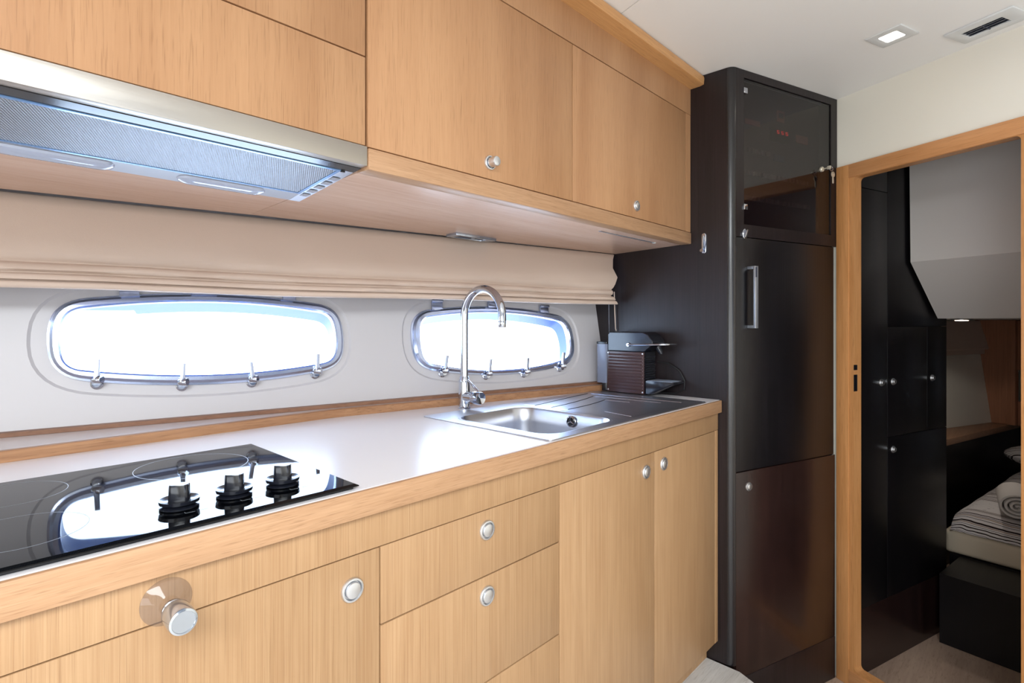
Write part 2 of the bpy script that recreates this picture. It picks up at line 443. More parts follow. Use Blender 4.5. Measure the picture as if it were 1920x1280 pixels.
for k in range(-18, 12):
    pl_ = [(-2.29, -1.99), (1.845, -1.99), (1.845, 0.83), (-2.29, .83)]
    for q, n_ in ((c0 + sn * .004, sn), (pn * (k * .118 + .0006), pn), (pn * (k * .118 + .1174), -pn)):
        pl_ = clip(pl_, q, n_) if len(pl_) > 2 else []
    if len(pl_) > 2: finish(MB().prism([(v.x, v.y) for v in pl_], -.0075, 0.0), 'plank', floor_wood, fl)
FP = Matrix.Rotation(R(-18.3), 4, 'Z')
sub = structure(finish(MB().prism([(e1.x - 0.02, -2.0), (e1.x, -2.0), (c0.x - 0.003, c0.y), (c0.x - 0.025, c0.y)], LOW, -0.031), 'trim_1', wenge))
low_poly = [(-2.33, -2.03), (6.0, -2.03), (6.0, 1.46), (1.6, 1.46), (-2.33, 1.96)]
fl2 = structure(finish(MB().prism(low_poly, LOW - 0.03, LOW), 'floor', floor_wood_low))

# ceiling: backing and two lining panels with an open joint
joint = Vector((1.3259, 0.839)); jd = Vector((-0.30, -0.954))
def jx(y): return joint.x + jd.x / jd.y * (y - joint.y)
ce = structure(finish(MB().prism([(-2.33, -2.03), (6.6, -2.03), (6.6, 2.3), (-2.33, 2.3)], CEIL + 0.006, CEIL + 0.03), 'ceiling', gap_dark))
finish(MB().prism([(-2.3, -2.0), (jx(-2.0) - 0.0012, -2.0), (jx(1.75) - 0.0012, 1.75), (-2.3, 2.25)], CEIL, CEIL + 0.006), 'panel', ceil_mat, ce)
finish(MB().prism([(jx(-2.0) + 0.0012, -2.0), (6.6, -2.0), (6.6, 1.75), (jx(1.75) + 0.0012, 1.75)], CEIL, CEIL + 0.006), 'panel', ceil_mat, ce)


# bulkhead with its doorway
def rrect(x0, x1, z0, z1, r, n=5):
    pts = []
    for cx, cz, a in ((x1 - r, z0 + r, -90), (x1 - r, z1 - r, 0), (x0 + r, z1 - r, 90), (x0 + r, z0 + r, 180)):
        for i in range(n + 1):
            t = R(a + 90 * i / n); pts.append((cx + r * math.cos(t), cz + r * math.sin(t)))
    return pts


wb = structure(finish(MB(FB).plate([(-0.02, LOW), (2.80, LOW), (2.80, CEIL), (-0.02, CEIL)], [rrect(0.03, 0.62, LOW + 0.02, 1.74, 0.01, 2)], 0.0, 0.03, 'y'), 'wall_bow', wall_cream))
# hull liner with the two ports
def port_outline(TL, TR, BR, BL, bt, br, bb, bl, r, n=14, off=0.0):
    """four bulged sides joined by rounded corners; points counter-clockwise seen from the room"""
    cs = [Vector(p) for p in (BL, BR, TR, TL)]; bul = (bb, br, bt, bl); segs = []
    for i in range(4):
        a, b = cs[i], cs[(i + 1) % 4]; d = b - a; nn = Vector((d.y, -d.x)).normalized(); L = d.length
        cut = min(r / L, 0.45); pts = []
        for k in range(n + 1):
            t = cut + (1 - 2 * cut) * k / n
            pts.append(a + d * t + nn * (bul[i] * 4 * t * (1 - t) + off))
        segs.append(pts)
    out = []
    for i in range(4):
        out += segs[i]
        p0 = segs[i][-1]; p2 = segs[(i + 1) % 4][0]
        d0 = (segs[i][-1] - segs[i][-2]).normalized(); d2 = (segs[(i + 1) % 4][1] - p2).normalized()
        den = d0.x * d2.y - d0.y * d2.x
        t = ((p2.x - p0.x) * d2.y - (p2.y - p0.y) * d2.x) / den
        p1 = p0 + d0 * t
        for k in range(1, 8):
            u = k / 8; out.append(p0 * (1 - u) ** 2 + p1 * 2 * u * (1 - u) + p2 * u * u)
    return [(p.x, p.y) for p in out]


def plan(kind, i, off=0.0):
    if i == 0:
        A = {'glass': ((.108, .273), (.702, .270), (.704, .132), (.108, .140), .027, .013, .026, .011, .03),
             'frame': ((.090, .290), (.720, .287), (.724, .118), (.092, .124), .028, .014, .030, .013, .055),
             'rec': ((.062, .322), (.740, .318), (.746, .086), (.060, .094), .020, .020, .034, .022, .10)}
    else:
        A = {'glass': ((.994, .258), (1.592, .246), (1.598, .108), (.996, .116), .028, .014, .036, .010, .03),
             'frame': ((.974, .276), (1.612, .262), (1.618, .092), (.976, .104), .028, .018, .032, .014, .055),
             'rec': ((.945, .312), (1.640, .296), (1.646, .056), (.945, .074), .020, .024, .034, .020, .10)}
    TL, TR, BR, BL, bt, br, bb, bl, r = A[kind]
    return port_outline(TL, TR, BR, BL, bt, br, bb, bl, r, off=off)


s_end = 1.79 / 0.9807 - 0.02
outer = [(-2.40, -1.19), (1.823, -1.19), (1.7875, 0.0), (1.752, 1.13), (-2.40, 1.13)]
hw = MB(FH)
hw.plate(outer, [plan('rec', 0), plan('rec', 1)], 0.0, 0.03, 'y')
for i in (0, 1):
    a = plan('rec', i); b = plan('rec', i, -0.006); c = plan('frame', i, -0.012)
    hw.loft([[(p[0], 0.0, p[1]) for p in a], [(p[0], 0.005, p[1]) for p in b], [(p[0], 0.005, p[1]) for p in c], [(p[0], 0.03, p[1]) for p in c]], True, False, False)
hull = structure(finish(hw, 'wall_port', hull_white))


def dog(i, s, t0, t1, lean):
    """clamp that holds the port shut: stud foot, hinge barrel and lever"""
    return (s, t0, t1, lean)


DOGS = [[(.163, .108, .151, .002), (.331, .092, .134, .002), (.490, .090, .131, -.006), (.655, .103, .147, .002)],
        [(1.057, .084, .128, .008), (1.223, .066, .110, .008), (1.384, .064, .108, .004), (1.553, .076, .122, .006)]]
for i in (0, 1):
    w = structure(thing('window_%d' % (i + 1), 'oval steel framed porthole', 'window', M=FH @ Matrix.Translation((0.4 if i == 0 else 1.3, 0, 0.2))))
    del w['category']; 
    w['label'] = 'larger looking oval porthole above the cooktop, steel framed' if i == 0 else 'oval porthole behind the tap, steel framed'
    go = plan('glass', i)
    # outer seat, clamping frame, rounded inner edge
    f = MB(FH); fo = plan('frame', i); fi = plan('glass', i)
    fo2 = plan('frame', i, -0.006); fi2 = plan('glass', i, 0.004)
    f.loft([[(p[0], 0.006, p[1]) for p in fo], [(p[0], -0.008, p[1]) for p in fo], [(p[0], -0.013, p[1]) for p in fo2],
            [(p[0], -0.013, p[1]) for p in fi2], [(p[0], -0.008, p[1]) for p in fi], [(p[0], 0.010, p[1]) for p in fi]], True, False, False)
    finish(f, 'frame', steel_pol, w)
    f = MB(FH); so = plan('frame', i, 0.005); si = plan('frame', i, -0.010)
    f.loft([[(p[0], 0.0062, p[1]) for p in so], [(p[0], 0.0, p[1]) for p in so], [(p[0], -0.003, p[1]) for p in si]], True, False, False)
    finish(f, 'seat_ring', steel_pol, w)
    f = MB(FH); gg = plan('glass', i, -0.001)
    f.loft([[(p[0], -0.002, p[1]) for p in gg], [(p[0], 0.004, p[1]) for p in gg]])
    finish(f, 'glass', port_glass, w)
    f = MB(FH); ra = plan('glass', i, 0.001); rb = plan('glass', i, 0.010)
    f.loft([[(p[0], 0.010, p[1]) for p in ra], [(p[0], 0.055, p[1] - .017) for p in ra], [(p[0], 0.055, p[1] - .012) for p in rb], [(p[0], 0.031, p[1]) for p in rb]], True, False, False)
    finish(f, 'reveal', reveal_shade, w)
    # hinge leaves along the top
    for (a, b) in (((.205, .245), (.355, .415), (.575, .610)) if i == 0 else ((1.035, 1.075), (1.255, 1.285), (1.485, 1.525))):
        f = MB(FH); ztop = max(p[1] for p in plan('frame', i) if a <= p[0] <= b)
        f.box(a, b, -0.006, 0.001, ztop - 0.012, ztop + 0.028)
        f.tube([(a, -0.008, ztop + 0.028), (b, -0.008, ztop + 0.028)], 0.005)
        finish(f, 'hinge', steel_pol, w, bevel=0.0015)
    for (s, t0, t1, ln) in DOGS[i]:
        f = MB(FH)
        f.lathe([(.0125, 0), (.0125, -.003), (.010, -.005), (.0085, -.012), (.0075, -.022), (.0, -.022)], (s, 0.004, t0 - .006), (0, 1, 0), 16)
        f.lathe([(.0, -.010), (.0085, -.010), (.0095, -.008), (.0095, .008), (.0085, .010), (.0, .010)], (s + .002, -.022, t0 + .002), (1, -0.7, 0), 16)
        o = finish(f, 'clamp', chrome, w)
        f = MB(FH)
        f.loft([[(s - .006, -.030, t0 + .002), (s + .007, -.030, t0 + .002), (s + .007, -.017, t0 + .002), (s - .006, -.017, t0 + .002)],
                [(s - .0052 + ln * .4, -.027, t0 + .018), (s + .0052 + ln * .4, -.027, t0 + .018), (s + .0052 + ln * .4, -.017, t0 + .018), (s - .0052 + ln * .4, -.017, t0 + .018)],
                [(s - .0050 + ln, -.031, t1 + .005), (s + .0050 + ln, -.031, t1 + .005), (s + .0050 + ln, -.025, t1 + .005), (s - .0050 + ln, -.025, t1 + .005)]])
        f.lathe([(.0, 0), (.0042, 0), (.0042, .003), (.0, .003)], (s + .002, -.0325, t0 + .002), (0.25, 1, 0), 12)
        finish(f, 'lever', steel_pol, o, bevel=0.0006)

# the other sides of the saloon (behind and beside the camera): window bands with panes added to cut the sky light
wall_s = structure(finish(MB().plate([(-2.3, LOW), (1.35, LOW), (1.35, CEIL), (-2.3, CEIL)], [[(-1.0, 0.5), (1.2, 0.5), (1.2, 1.9), (-1.0, 1.9)]], -2.03, -2.0, 'y'), 'wall_starboard', wall_cream))
wall_a = structure(finish(MB().plate([(-2.03, LOW), (2.1, LOW), (2.1, CEIL), (-2.03, CEIL)], [[(-1.45, 0.2), (0.5, 0.2), (0.5, 1.95), (-1.45, 1.95)]], -2.33, -2.301, 'x'), 'wall_aft', wall_cream))

finish(MB().box(-.999, 1.199, -2.02, -2.012, .501, 1.899), 'pane', sky_cut_glass, wall_s)
finish(MB().box(-2.32, -2.312, -1.449, .499, .201, 1.949), 'pane', sky_cut_glass, wall_a)
# ------------------------------------------------------------------ worktop
XR = 1.846
def up_y(x):                                # line of the upstand front
    return min(1.403, hull_y(x, .922) - .042)
XK = 0.772
back = [(-0.60, hull_y(-.6, .9) - .006), (1.84, hull_y(1.84, .9) - .006)]
wt = thing('worktop', 'long cream solid worktop with an oak front edge along the galley', 'worktop', (0.6, 0.77, 0.90))
slab_o = [(-0.60, 0.770), (XR, 0.770), (XR, hull_y(XR, .9) - .01), (-0.60, hull_y(-.6, .9) - .01)]
hole = [(0.965, 0.795), (1.285, 0.795), (1.285, 1.165), (0.965, 1.165)]
finish(MB().plate(slab_o, [hole], 0.872, 0.900), 'slab', solid_white, wt)
finish(MB().box(-0.60, XR, 0.761, 0.7697, 0.8575, 0.8993), 'front_edge', oak_edge, wt, bevel=0.0025)
finish(MB().box(-0.60, XR, 0.7698, 0.795, 0.8575, 0.8715), 'front_batten', oak_edge, wt)
finish(MB().box(-0.60, XR, 0.775, 0.793, 0.7975, 0.857), 'fascia', oak_low, wt, bevel=0.0006)
u = MB()
def uprow(x): return [(x, up_y(x), .9002), (x, up_y(x), .9205), (x, up_y(x) + .002, .922), (x, up_y(x) + .016, .922), (x, up_y(x) + .016, .9002)]
u.loft([uprow(x) for x in (-.6, -.2, .2, .5, .7, XK - .02, XK + .02, .9, 1.2, 1.5, 1.84)])
finish(u, 'upstand', oak_strip, wt)
xs = (-.6, 0, .4, XK - .02, XK + .02, 1.1, 1.5, 1.84)
finish(MB().loft([[(x, up_y(x) + .0165, .9002), (x, up_y(x) + .0165, .9218), (x, hull_y(x, .922) - .003, .9218), (x, hull_y(x, .90) - .006, .9002)] for x in xs]), 'rear_ledge', ledge_white, wt)
tr = structure(finish(MB().loft([[(x, hull_y(x, .922) - .012, .9222), (x, hull_y(x, .922) - .012, .9315), (x, hull_y(x, .933) - .001, .9330), (x, hull_y(x, .922) - .001, .9222)] for x in (-.6, 0, .6, 1.2, 1.84)]), 'trim_2', strip_dark))


# ------------------------------------------------------------------ push-button knobs
def knob_mesh(F, x, y, z, out=0.0, r=.0195, ax=(0, -1, 0)):
    f = MB(F)
    f.lathe([(.0, 0), (r, 0), (r, .002), (r * .93, .0042), (r * .80, .0046), (r * .74, .002), (r * .72, -.001)], (x, y, z), ax, 28)
    f.lathe([(.0, -.002), (r * .66, -.002), (r * .68, .004 + out), (r * .62, .0062 + out), (r * .40, .0074 + out), (.0, .0078 + out)], (x, y, z), ax, 24)
    if out > .005:
        f.lathe([(r * .45, 0), (r * .45, out)], (x, y, z), ax, 20)
    return f


def carcass(parent, x0, x1, y0, y1, z0, z1, m):
    f = MB()
    t = .012
    f.box(x0, x0 + t, y0, y1, z0, z1); f.box(x1 - t, x1, y0, y1, z0, z1)
    f.box(x0 + t, x1 - t, y0, y1, z0, z0 + t); f.box(x0 + t, x1 - t, y1 - t, y1, z0 + t, z1)
    return finish(f, 'body', m, parent)


G = .0013
ZB = .074
def front(parent, name, x0, x1, z0, z1, m, knob=None, out=0.0):
    o = finish(MB().box(x0 + G, x1 - G, .775, .793, z0 + G, z1 - G), name, m, parent, bevel=.0007)
    if knob: finish(knob_mesh(None, knob[0], .7749, knob[1], out), 'knob', satin, o)
    return o


cb = thing('base_cabinet', 'oak base cabinet with one wide door under the cooktop, suction hook above it', 'cabinet', (0.0, .795, 0))
carcass(cb, -.597, .499, .7945, 1.30, ZB, .855, gap_dark)
front(cb, 'door', -.597, .5035, ZB, .797, oak_low, (.4522, .744))
finish(MB().box(-.597, .499, .835, .85, 0.0005, ZB - .001), 'toe_kick', oak_low, cb)
cb = thing('drawer_cabinet', 'oak drawer cabinet with a stack of three drawers, middle of the base run', 'cabinet', (.74, .795, 0))
carcass(cb, .502, .973, .7945, 1.20, ZB, .855, gap_dark)
front(cb, 'drawer', .5035, .9755, .667, .797, oak_low, (.7465, .757))
front(cb, 'drawer', .5035, .9755, .458, .667, oak_low, (.7465, .628))
front(cb, 'drawer', .5035, .9755, ZB, .458, oak_low, (.7465, .40))
finish(MB().box(.502, .973, .835, .85, 0.0005, ZB - .001), 'toe_kick', oak_low, cb)
cb = thing('sink_cabinet', 'oak double door base cabinet under the sink drainer beside the dark column', 'cabinet', (1.4, .795, 0))
carcass(cb, .976, 1.8455, .7945, 1.05, ZB, .742, gap_dark)
front(cb, 'door', .9755, 1.4085, ZB, .797, oak_low, (1.361, .749))
front(cb, 'door', 1.4085, 1.8215, ZB, .797, oak_low, (1.462, .753))
finish(MB().box(1.8225, 1.8455, .775, .793, ZB, .7965), 'end_strip', oak_low, cb, bevel=.0007)
finish(MB().box(.976, 1.8455, .815, .83, 0.0005, ZB - .001), 'toe_kick', oak_low, cb)

# suction hook
sh = thing('suction_hook', 'clear suction hook with a chrome knob stuck under the worktop edge', 'hook', (.197, .775, .820))
f = MB(); p = (.197, .7748, .8205)
f.lathe([(.0, .0), (.0285, .0), (.0287, .0015), (.026, .004), (.019, .0085), (.011, .013), (.009, .020), (.0, .020)], p, (0, -1, 0), 36)
finish(f, 'suction_cup', clear_pl, sh)
f = MB(); f.lathe([(.0, .0202), (.006, .0202), (.0068, .026), (.0118, .0275), (.0128, .0285), (.0128, .032), (.0108, .0335), (.009, .034), (.009, .037), (.0, .037)], p, (0, -1, 0), 32)
finish(f, 'collar', chrome, sh)
f = MB(); f.lathe([(.0, .0371), (.0120, .0371), (.0150, .0382), (.0156, .0405), (.0156, .066), (.0148, .0686), (.0126, .0694), (.0122, .0682), (.0, .0680)], p, (0, -1, 0), 40)
finish(f, 'knob', plain('chrome_plated_plastic', (186, 192, 200), .14, metal=.85), sh)

# ------------------------------------------------------------------ cooktop
HZ = .9086
hb = thing('cooktop', 'black glass ceramic cooktop with printed rings set on the worktop', 'cooktop', (.17, .985, .90))
finish(MB().box(-.113, .4575, .7795, 1.1925, .9002, .9046), 'frame', black_pl, hb, bevel=.0012)
f = MB(); a = (-.12, .4645, .7745, 1.1985); b = (-.115, .4595, .7795, 1.1935)
f.hexa([(x, y, z) for z, q in ((.9047, a), (.9062, a)) for y in q[2:] for x in q[:2]])
f.hexa([(x, y, z) for z, q in ((.9062, a), (HZ, b)) for y in q[2:] for x in q[:2]])
finish(f, 'glass_plate', black_glass, hb, smooth=12)


def ring(c, r, w, a0=0, a1=2 * PI, n=64):
    f = MB(); rings = []
    for i in range(n + 1):
        a = a0 + (a1 - a0) * i / n
        rings.append([(c[0] + (r - w) * math.cos(a), c[1] + (r - w) * math.sin(a), HZ + .00012), (c[0] + r * math.cos(a), c[1] + r * math.sin(a), HZ + .00012)])
    f.loft(rings, False, False, False); return f


for (c, r) in (((.0751, 1.1036), .0704), ((.069, .8998), .0712), ((.3183, 1.0875), .0893)):
    finish(ring(c, r, .0011), 'burner_ring', print_grey, hb)
def knob_top(cx, cy):
    pts = []
    for i in range(20):
        a = 2 * PI * i / 20
        x = .0125 * math.copysign(abs(math.cos(a)) ** .45, math.cos(a)); y = .0085 * math.copysign(abs(math.sin(a)) ** .6, math.sin(a))
        pts.append((x, y))
    return pts
for (cx, cy, ang) in ((.2337, .8562, 12), (.3054, .8549, 8), (.3774, .8548, 8)):
    f = MB(Matrix.Translation((cx, cy, HZ)) @ Matrix.Rotation(R(ang), 4, 'Z'))
    f.lathe([(.0, .0004), (.0195, .0004), (.0242, .0012), (.0242, .0034), (.019, .0046), (.0175, .0062), (.0245, .0078), (.0252, .0125), (.0242, .0125), (.019, .0105), (.0, .0102)], (0, 0, 0), (0, 0, 1), 40)
    o = finish(f, 'control_knob', black_gloss, hb)
    f = MB(Matrix.Translation((cx, cy, HZ)) @ Matrix.Rotation(R(ang - 43), 4, 'Z'))
    kp = knob_top(0, 0)
    f.loft([[(x * sc_, y * sc_, z) for x, y in kp] for sc_, z in ((1.05, .0100), (1.02, .020), (.98, .031), (.90, .0325))])
    finish(f, 'grip', black_gloss, o)
    f = MB(Matrix.Translation((cx, cy, HZ)) @ Matrix.Rotation(R(ang - 43), 4, 'Z')); f.box(-.0008, .0008, -.0005, .0045, .0323, .03265)
    finish(f, 'pointer_mark', print_grey, o)
    f = MB(Matrix.Translation((cx + .004, cy - .034, HZ + .0001)))
    f.box(-.006, .006, 0, .0005, 0, .0001); f.box(-.006, -.0055, 0, .006, 0, .0001); f.box(.012, .022, .001, .0015, 0, .0001)
    finish(f, 'printed_symbol', print_grey, hb)

# ------------------------------------------------------------------ sink
SX0, SX1, SY0, SY1 = .9405, 1.750, .772, 1.236
sk = thing('sink', 'brushed steel inset sink with a grooved drainboard on its right side', 'sink', (1.35, 1.0, .90))
rim_o = rrect(SX0, SX1, SY0, SY1, .010, 3)
# bring in the back right corner where the hull closes in
rim_o = [(x, min(y, up_y(x) - .004)) for x, y in rim_o]
bas = rrect(.978, 1.266, .806, 1.150, .055, 8)
plat = [(1.285, .79), (1.735, .79), (1.735, 1.185), (1.285, 1.205)]
f = MB()
f.plate(rim_o, [rrect(.972, 1.272, .800, 1.156, .058, 8)], .9003, .9032)
finish(f, 'rim', steel_sink, sk, bevel=.0007, smooth=12)
def scaled(pts, k, z):
    cx, cy = 1.122, .978
    return [(cx + (x - cx) * k, cy + (y - cy) * k, z) for x, y in pts]
f = MB()
ro = rrect(.972, 1.272, .800, 1.156, .058, 8)
f.loft([[(x, y, .9034) for x, y in ro], [(x, y, .9030) for x, y in bas], scaled(bas, .975, .897), scaled(bas, .955, .86), scaled(bas, .94, .775), scaled(bas, .90, .758), scaled(bas, .80, .752), scaled(bas, .10, .749)], True, False, True)
finish(f, 'basin', steel_sink, sk)
f = MB()                                    # shallow pressed tray beside the basin
pr = rrect(1.287, 1.728, .792, 1.178, .02, 4)
pi_ = rrect(1.293, 1.722, .798, 1.172, .018, 4)
f.loft([[(x, y, .9033) for x, y in pr], [(x, y, .9044) for x, y in pi_]], True, False, True)
finish(f, 'drainboard', steel_sink, sk, smooth=12)
groove_m = plain('groove_shade', (70, 72, 80), .4, metal=1.0)
for pts in ([(1.295, 1.126), (1.37, 1.135), (1.451, 1.148), (1.55, 1.163), (1.64, 1.172)], [(1.297, 1.062), (1.37, 1.068), (1.449, 1.081), (1.53, 1.098), (1.596, 1.117)],
            [(1.303, 1.002), (1.36, 1.004), (1.42, 1.010), (1.49, 1.022), (1.545, 1.034)]):
    f = MB(); f.tube([(x, y, .9045) for x, y in pts], .0012, 6); finish(f, 'groove', groove_m, sk)
for (xa, ya, xb, yb) in ((1.650, 1.165, 1.668, .82), (1.60, 1.110, 1.615, .866), (1.548, 1.030, 1.553, .944), (1.345, .90, 1.325, .80)):
    f = MB(); f.tube([(xa, ya, .9045), (xb, yb, .9045)], .0013, 6); finish(f, 'ridge', steel_sink, sk)
f = MB()                                    # tap deck pressing at the left back
f.loft([[(x, y, .9033) for x, y in rrect(.955, 1.26, 1.17, 1.222, .012, 3)], [(x, y, .9020) for x, y in rrect(.962, 1.253, 1.176, 1.216, .012, 3)]], True, False, True)
finish(f, 'tap_deck', steel_sink, sk, smooth=12)
f = MB(); oc = (1.2590, .956, .880)
f.lathe([(.0, .001), (.0165, .001), (.0165, .004), (.0125, .0055), (.0115, .002), (.0, .002)], oc, (-1, 0, .05), 24)
o = finish(f, 'overflow', chrome, sk)
f = MB(); f.lathe([(.0, .0022), (.011, .0022), (.011, .0027), (.0, .0027)], oc, (-1, 0, .05), 20); finish(f, 'overflow_hole', black_pl, o)
f = MB()
for a in (90, 210, 330):
    t = R(a); f.tube([(oc[0] - .004, oc[1], oc[2]), (oc[0] - .004, oc[1] + .0115 * math.cos(t), oc[2] + .0115 * math.sin(t))], .0014, 6)
finish(f, 'overflow_cross', chrome, o)

# ------------------------------------------------------------------ tap
TX, TY = 1.120, 1.262
tp = thing('kitchen_tap', 'tall chrome gooseneck kitchen tap standing behind the sink', 'tap', (TX, TY, .90))
f = MB(); f.lathe([(.0, .0003), (.0195, .0003), (.0195, .004), (.0175, .006), (.0175, .082), (.0165, .088), (.0125, .099), (.0, .099)], (TX, TY, .90), (0, 0, 1), 28)
finish(f, 'body', chrome, tp)
pts = [(TX, TY, .995), (TX, TY, 1.05), (TX, TY, 1.12), (TX, TY, 1.18)]
for i in range(1, 20):
    a = PI * i / 20; pts.append((TX, TY - .0815 + .0815 * math.cos(a), 1.183 + .0815 * math.sin(a)))
pts += [(TX, TY - .163, 1.182), (TX, TY - .163, 1.168)]
f = MB(); f.tube(pts, .0118, 18); finish(f, 'spout', chrome, tp)
f = MB(); f.lathe([(.0, 0), (.0112, 0), (.0118, -.002), (.0118, -.020), (.0105, -.022), (.008, -.022), (.008, -.018), (.0, -.018)], (TX, TY - .163, 1.172), (0, 0, 1), 20); finish(f, 'aerator', chrome, tp)
f = MB(); f.lathe([(.0, .010), (.0165, .010), (.0165, .040), (.0175, .042), (.0175, .046), (.0168, .047), (.0188, .049), (.0188, .074), (.0178, .076), (.0160, .0755), (.0, .071)], (TX, TY, .938), (0, -1, 0), 28)
o = finish(f, 'mixer_handle', chrome, tp)
f = MB(); f.loft([[(TX - .0035, TY - .015, .992), (TX + .0035, TY - .015, .992), (TX + .0035, TY - .019, .986), (TX - .0035, TY - .019, .986)],
                  [(TX - .0035, TY - .066, .958), (TX + .0035, TY - .066, .958), (TX + .0035, TY - .066, .951), (TX - .0035, TY - .066, .951)]])
finish(f, 'lever', chrome, o, bevel=.001)

# ------------------------------------------------------------------ coffee machine
X0, X1 = 1.7535, 1.844
cm = thing('coffee_machine', 'small dark capsule coffee machine with brown ribbed side by the sink', 'coffee machine', (1.80, 1.05, .904))
MZ = .9045
f = MB()
f.prism([(1.160, 1.0575), (1.160, 1.121), (1.151, 1.129), (1.010, 1.129), (.990, 1.120), (.972, 1.098), (.972, 1.085), (1.006, 1.0575)], X0, X1, 'x')
finish(f, 'head', black_gloss, cm, bevel=.003, smooth=22)
f = MB(); f.box(X0 + .004, X1, 1.010, 1.160, MZ, 1.057); finish(f, 'body', black_pl, cm, bevel=.002)
f = MB(); f.box(X0 - .001, X0 + .0035, 1.006, 1.162, MZ + .001, 1.0565)
o = finish(f, 'side_panel', brown_pl, cm, bevel=.001)
for k in range(12):
    z = MZ + .014 + k * .0115
    f = MB(); f.tube([(X0 - .001, 1.016, z), (X0 - .001, 1.154, z)], .0034, 6); finish(f, 'rib', brown_pl, o)
for y in (1.011, 1.157):
    for z in (MZ + .008, 1.0505):
        f = MB(); f.lathe([(.0, 0), (.003, 0), (.0028, .0015), (.0, .002)], (X0 - .001, y, z), (-1, 0, 0), 12); finish(f, 'screw', satin, o)
f = MB()
for k in range(11):
    f.sphere((X0 - .0015, 1.011, MZ + .020 + k * .0125), .0009, 6, 4)
finish(f, 'stud_row', satin, o)
f = MB()
for k in range(10): f.box(X0 + .008, X1 - .010, 1.0055, 1.0098, MZ + .056 + k * .0085, MZ + .060 + k * .0085)
finish(f, 'capsule_bin_ribs', black_gloss, cm)
f = MB(); f.prism([(1.0055, MZ + .001), (.985, MZ + .001), (.895, MZ + .044), (.895, MZ + .050), (1.0055, MZ + .050)], X0 + .004, X1 - .004, 'x')
o = finish(f, 'drip_tray', black_gloss, cm, bevel=.001)
f = MB()
for k in range(7): f.box(X0 + .010 + k * .011, X0 + .016 + k * .011, .902, 1.000, MZ + .0503, MZ + .0515)
finish(f, 'drip_grid', alu, o)
f = MB()
hp = [(X0 - .005, 1.069, 1.0825), (X0 - .005, 1.0, 1.084), (X0 - .005, .945, 1.086), (X0 + .004, .926, 1.0867), (X0 + .022, .917, 1.087), ((X0 + X1) / 2, .915, 1.087),
      (X1 - .020, .917, 1.087), (X1 - .006, .928, 1.0867), (X1 + .001, .945, 1.086), (X1 + .001, .990, 1.085)]
f.tube(hp, .0034, 10)
f.lathe([(.0, 0), (.0075, 0), (.0075, .005), (.006, .0065), (.0, .0065)], (X0 - .0002, 1.0695, 1.0825), (-1, 0, 0), 18)
finish(f, 'lever', chrome, cm)
f = MB(); f.tube([((X0 + X1) / 2, .975, 1.075), ((X0 + X1) / 2, .968, 1.062), ((X0 + X1) / 2, .962, 1.050)], [.012, .010, .006], 12); finish(f, 'coffee_outlet', black_gloss, cm)
f = MB()
tk = rrect(X0 + .004, X1 - .014, 1.164, 1.2165, .012, 4)
f.loft([[(x, y, z) for x, y in tk] for z in (.934, 1.082)]); o = finish(f, 'water_tank', tank_pl, cm)
f = MB(); tk2 = rrect(X0 + .006, X1 - .016, 1.166, 1.2145, .011, 4)
f.loft([[(x, y, z) for x, y in tk2] for z in (.936, .990)]); finish(f, 'tank_water', water, o)
f = MB(); tk3 = rrect(X0 + .002, X1 - .012, 1.1635, 1.2185, .013, 4)
f.loft([[(x, y, z) for x, y in tk3] for z in (1.0822, 1.091)]); finish(f, 'tank_lid', black_pl, o, bevel=.001)
f = MB(); f.loft([[(x, min(y, 1.187), z) for x, y in tk3] for z in (.905, .9335)]); finish(f, 'tank_base', black_pl, cm, bevel=.001)
f = MB(); f.tube([(1.838, 1.0, 1.02), (1.842, .955, 1.015), (1.844, .915, .99), (1.844, .895, .955), (1.844, .897, .925), (1.840, .93, .908), (1.836, .99, .9075)], .0024, 8); finish(f, 'power_cord', rubber, cm)

# ------------------------------------------------------------------ wall cabinets
YU = .875
def ufront(parent, name, x0, x1, z0, z1, m, knob=None, out=0.0, bev=.0007):
    o = finish(MB().box(x0 + G, x1 - G, YU, YU + .018, z0 + G, z1 - G), name, m, parent, bevel=bev)
    if knob: finish(knob_mesh(None, knob[0], YU - .0001, knob[1], out, .0165), 'knob', satin, o)
    return o


def ucarcass(p, x0, x1):
    f = MB(); y1 = 1.30 if x0 > .5 else 1.40
    f.box(x0, x0 + .01, YU + .0195, y1, 1.49, CEIL - .002); f.box(x1 - .01, x1, YU + .0195, y1, 1.49, CEIL - .002); f.box(x0 + .01, x1 - .01, y1 - .01, y1, 1.49, CEIL - .002)
    f.box(x0 + .01, x1 - .01, YU + .0195, y1 - .01, 1.49, 1.50)
    finish(f, 'body', gap_dark, p)


uc = thing('hood_cabinet', 'oak wall cabinet above the range hood with two stacked flap panels', 'cabinet', (.2, YU, 1.49))
ucarcass(uc, -.60, .533)
ufront(uc, 'flap', -.60, .5385, 1.4845, 1.6465, oak_up)
ufront(uc, 'flap', -.60, .5385, 1.6465, 2.0, oak_up)
uc = thing('wall_cabinet', 'oak wall cabinet with the protruding knob, next to the hood', 'cabinet', (.85, YU, 1.49))
ucarcass(uc, .537, 1.150)
ufront(uc, 'door', .5415, 1.1565, 1.4835, 1.899, oak_up, (.852, 1.5205), .018)
uc = thing('wall_cabinet', 'oak wall cabinet with a flush button, next to the dark column', 'cabinet', (1.45, YU, 1.49))
ucarcass(uc, 1.154, 1.846)
ufront(uc, 'door', 1.1565, 1.810, 1.4835, 1.899, oak_up, (1.479, 1.5215), 0)
finish(MB().box(1.811, 1.8475, YU, YU + .018, 1.484, 1.899), 'end_strip', oak_up, uc)
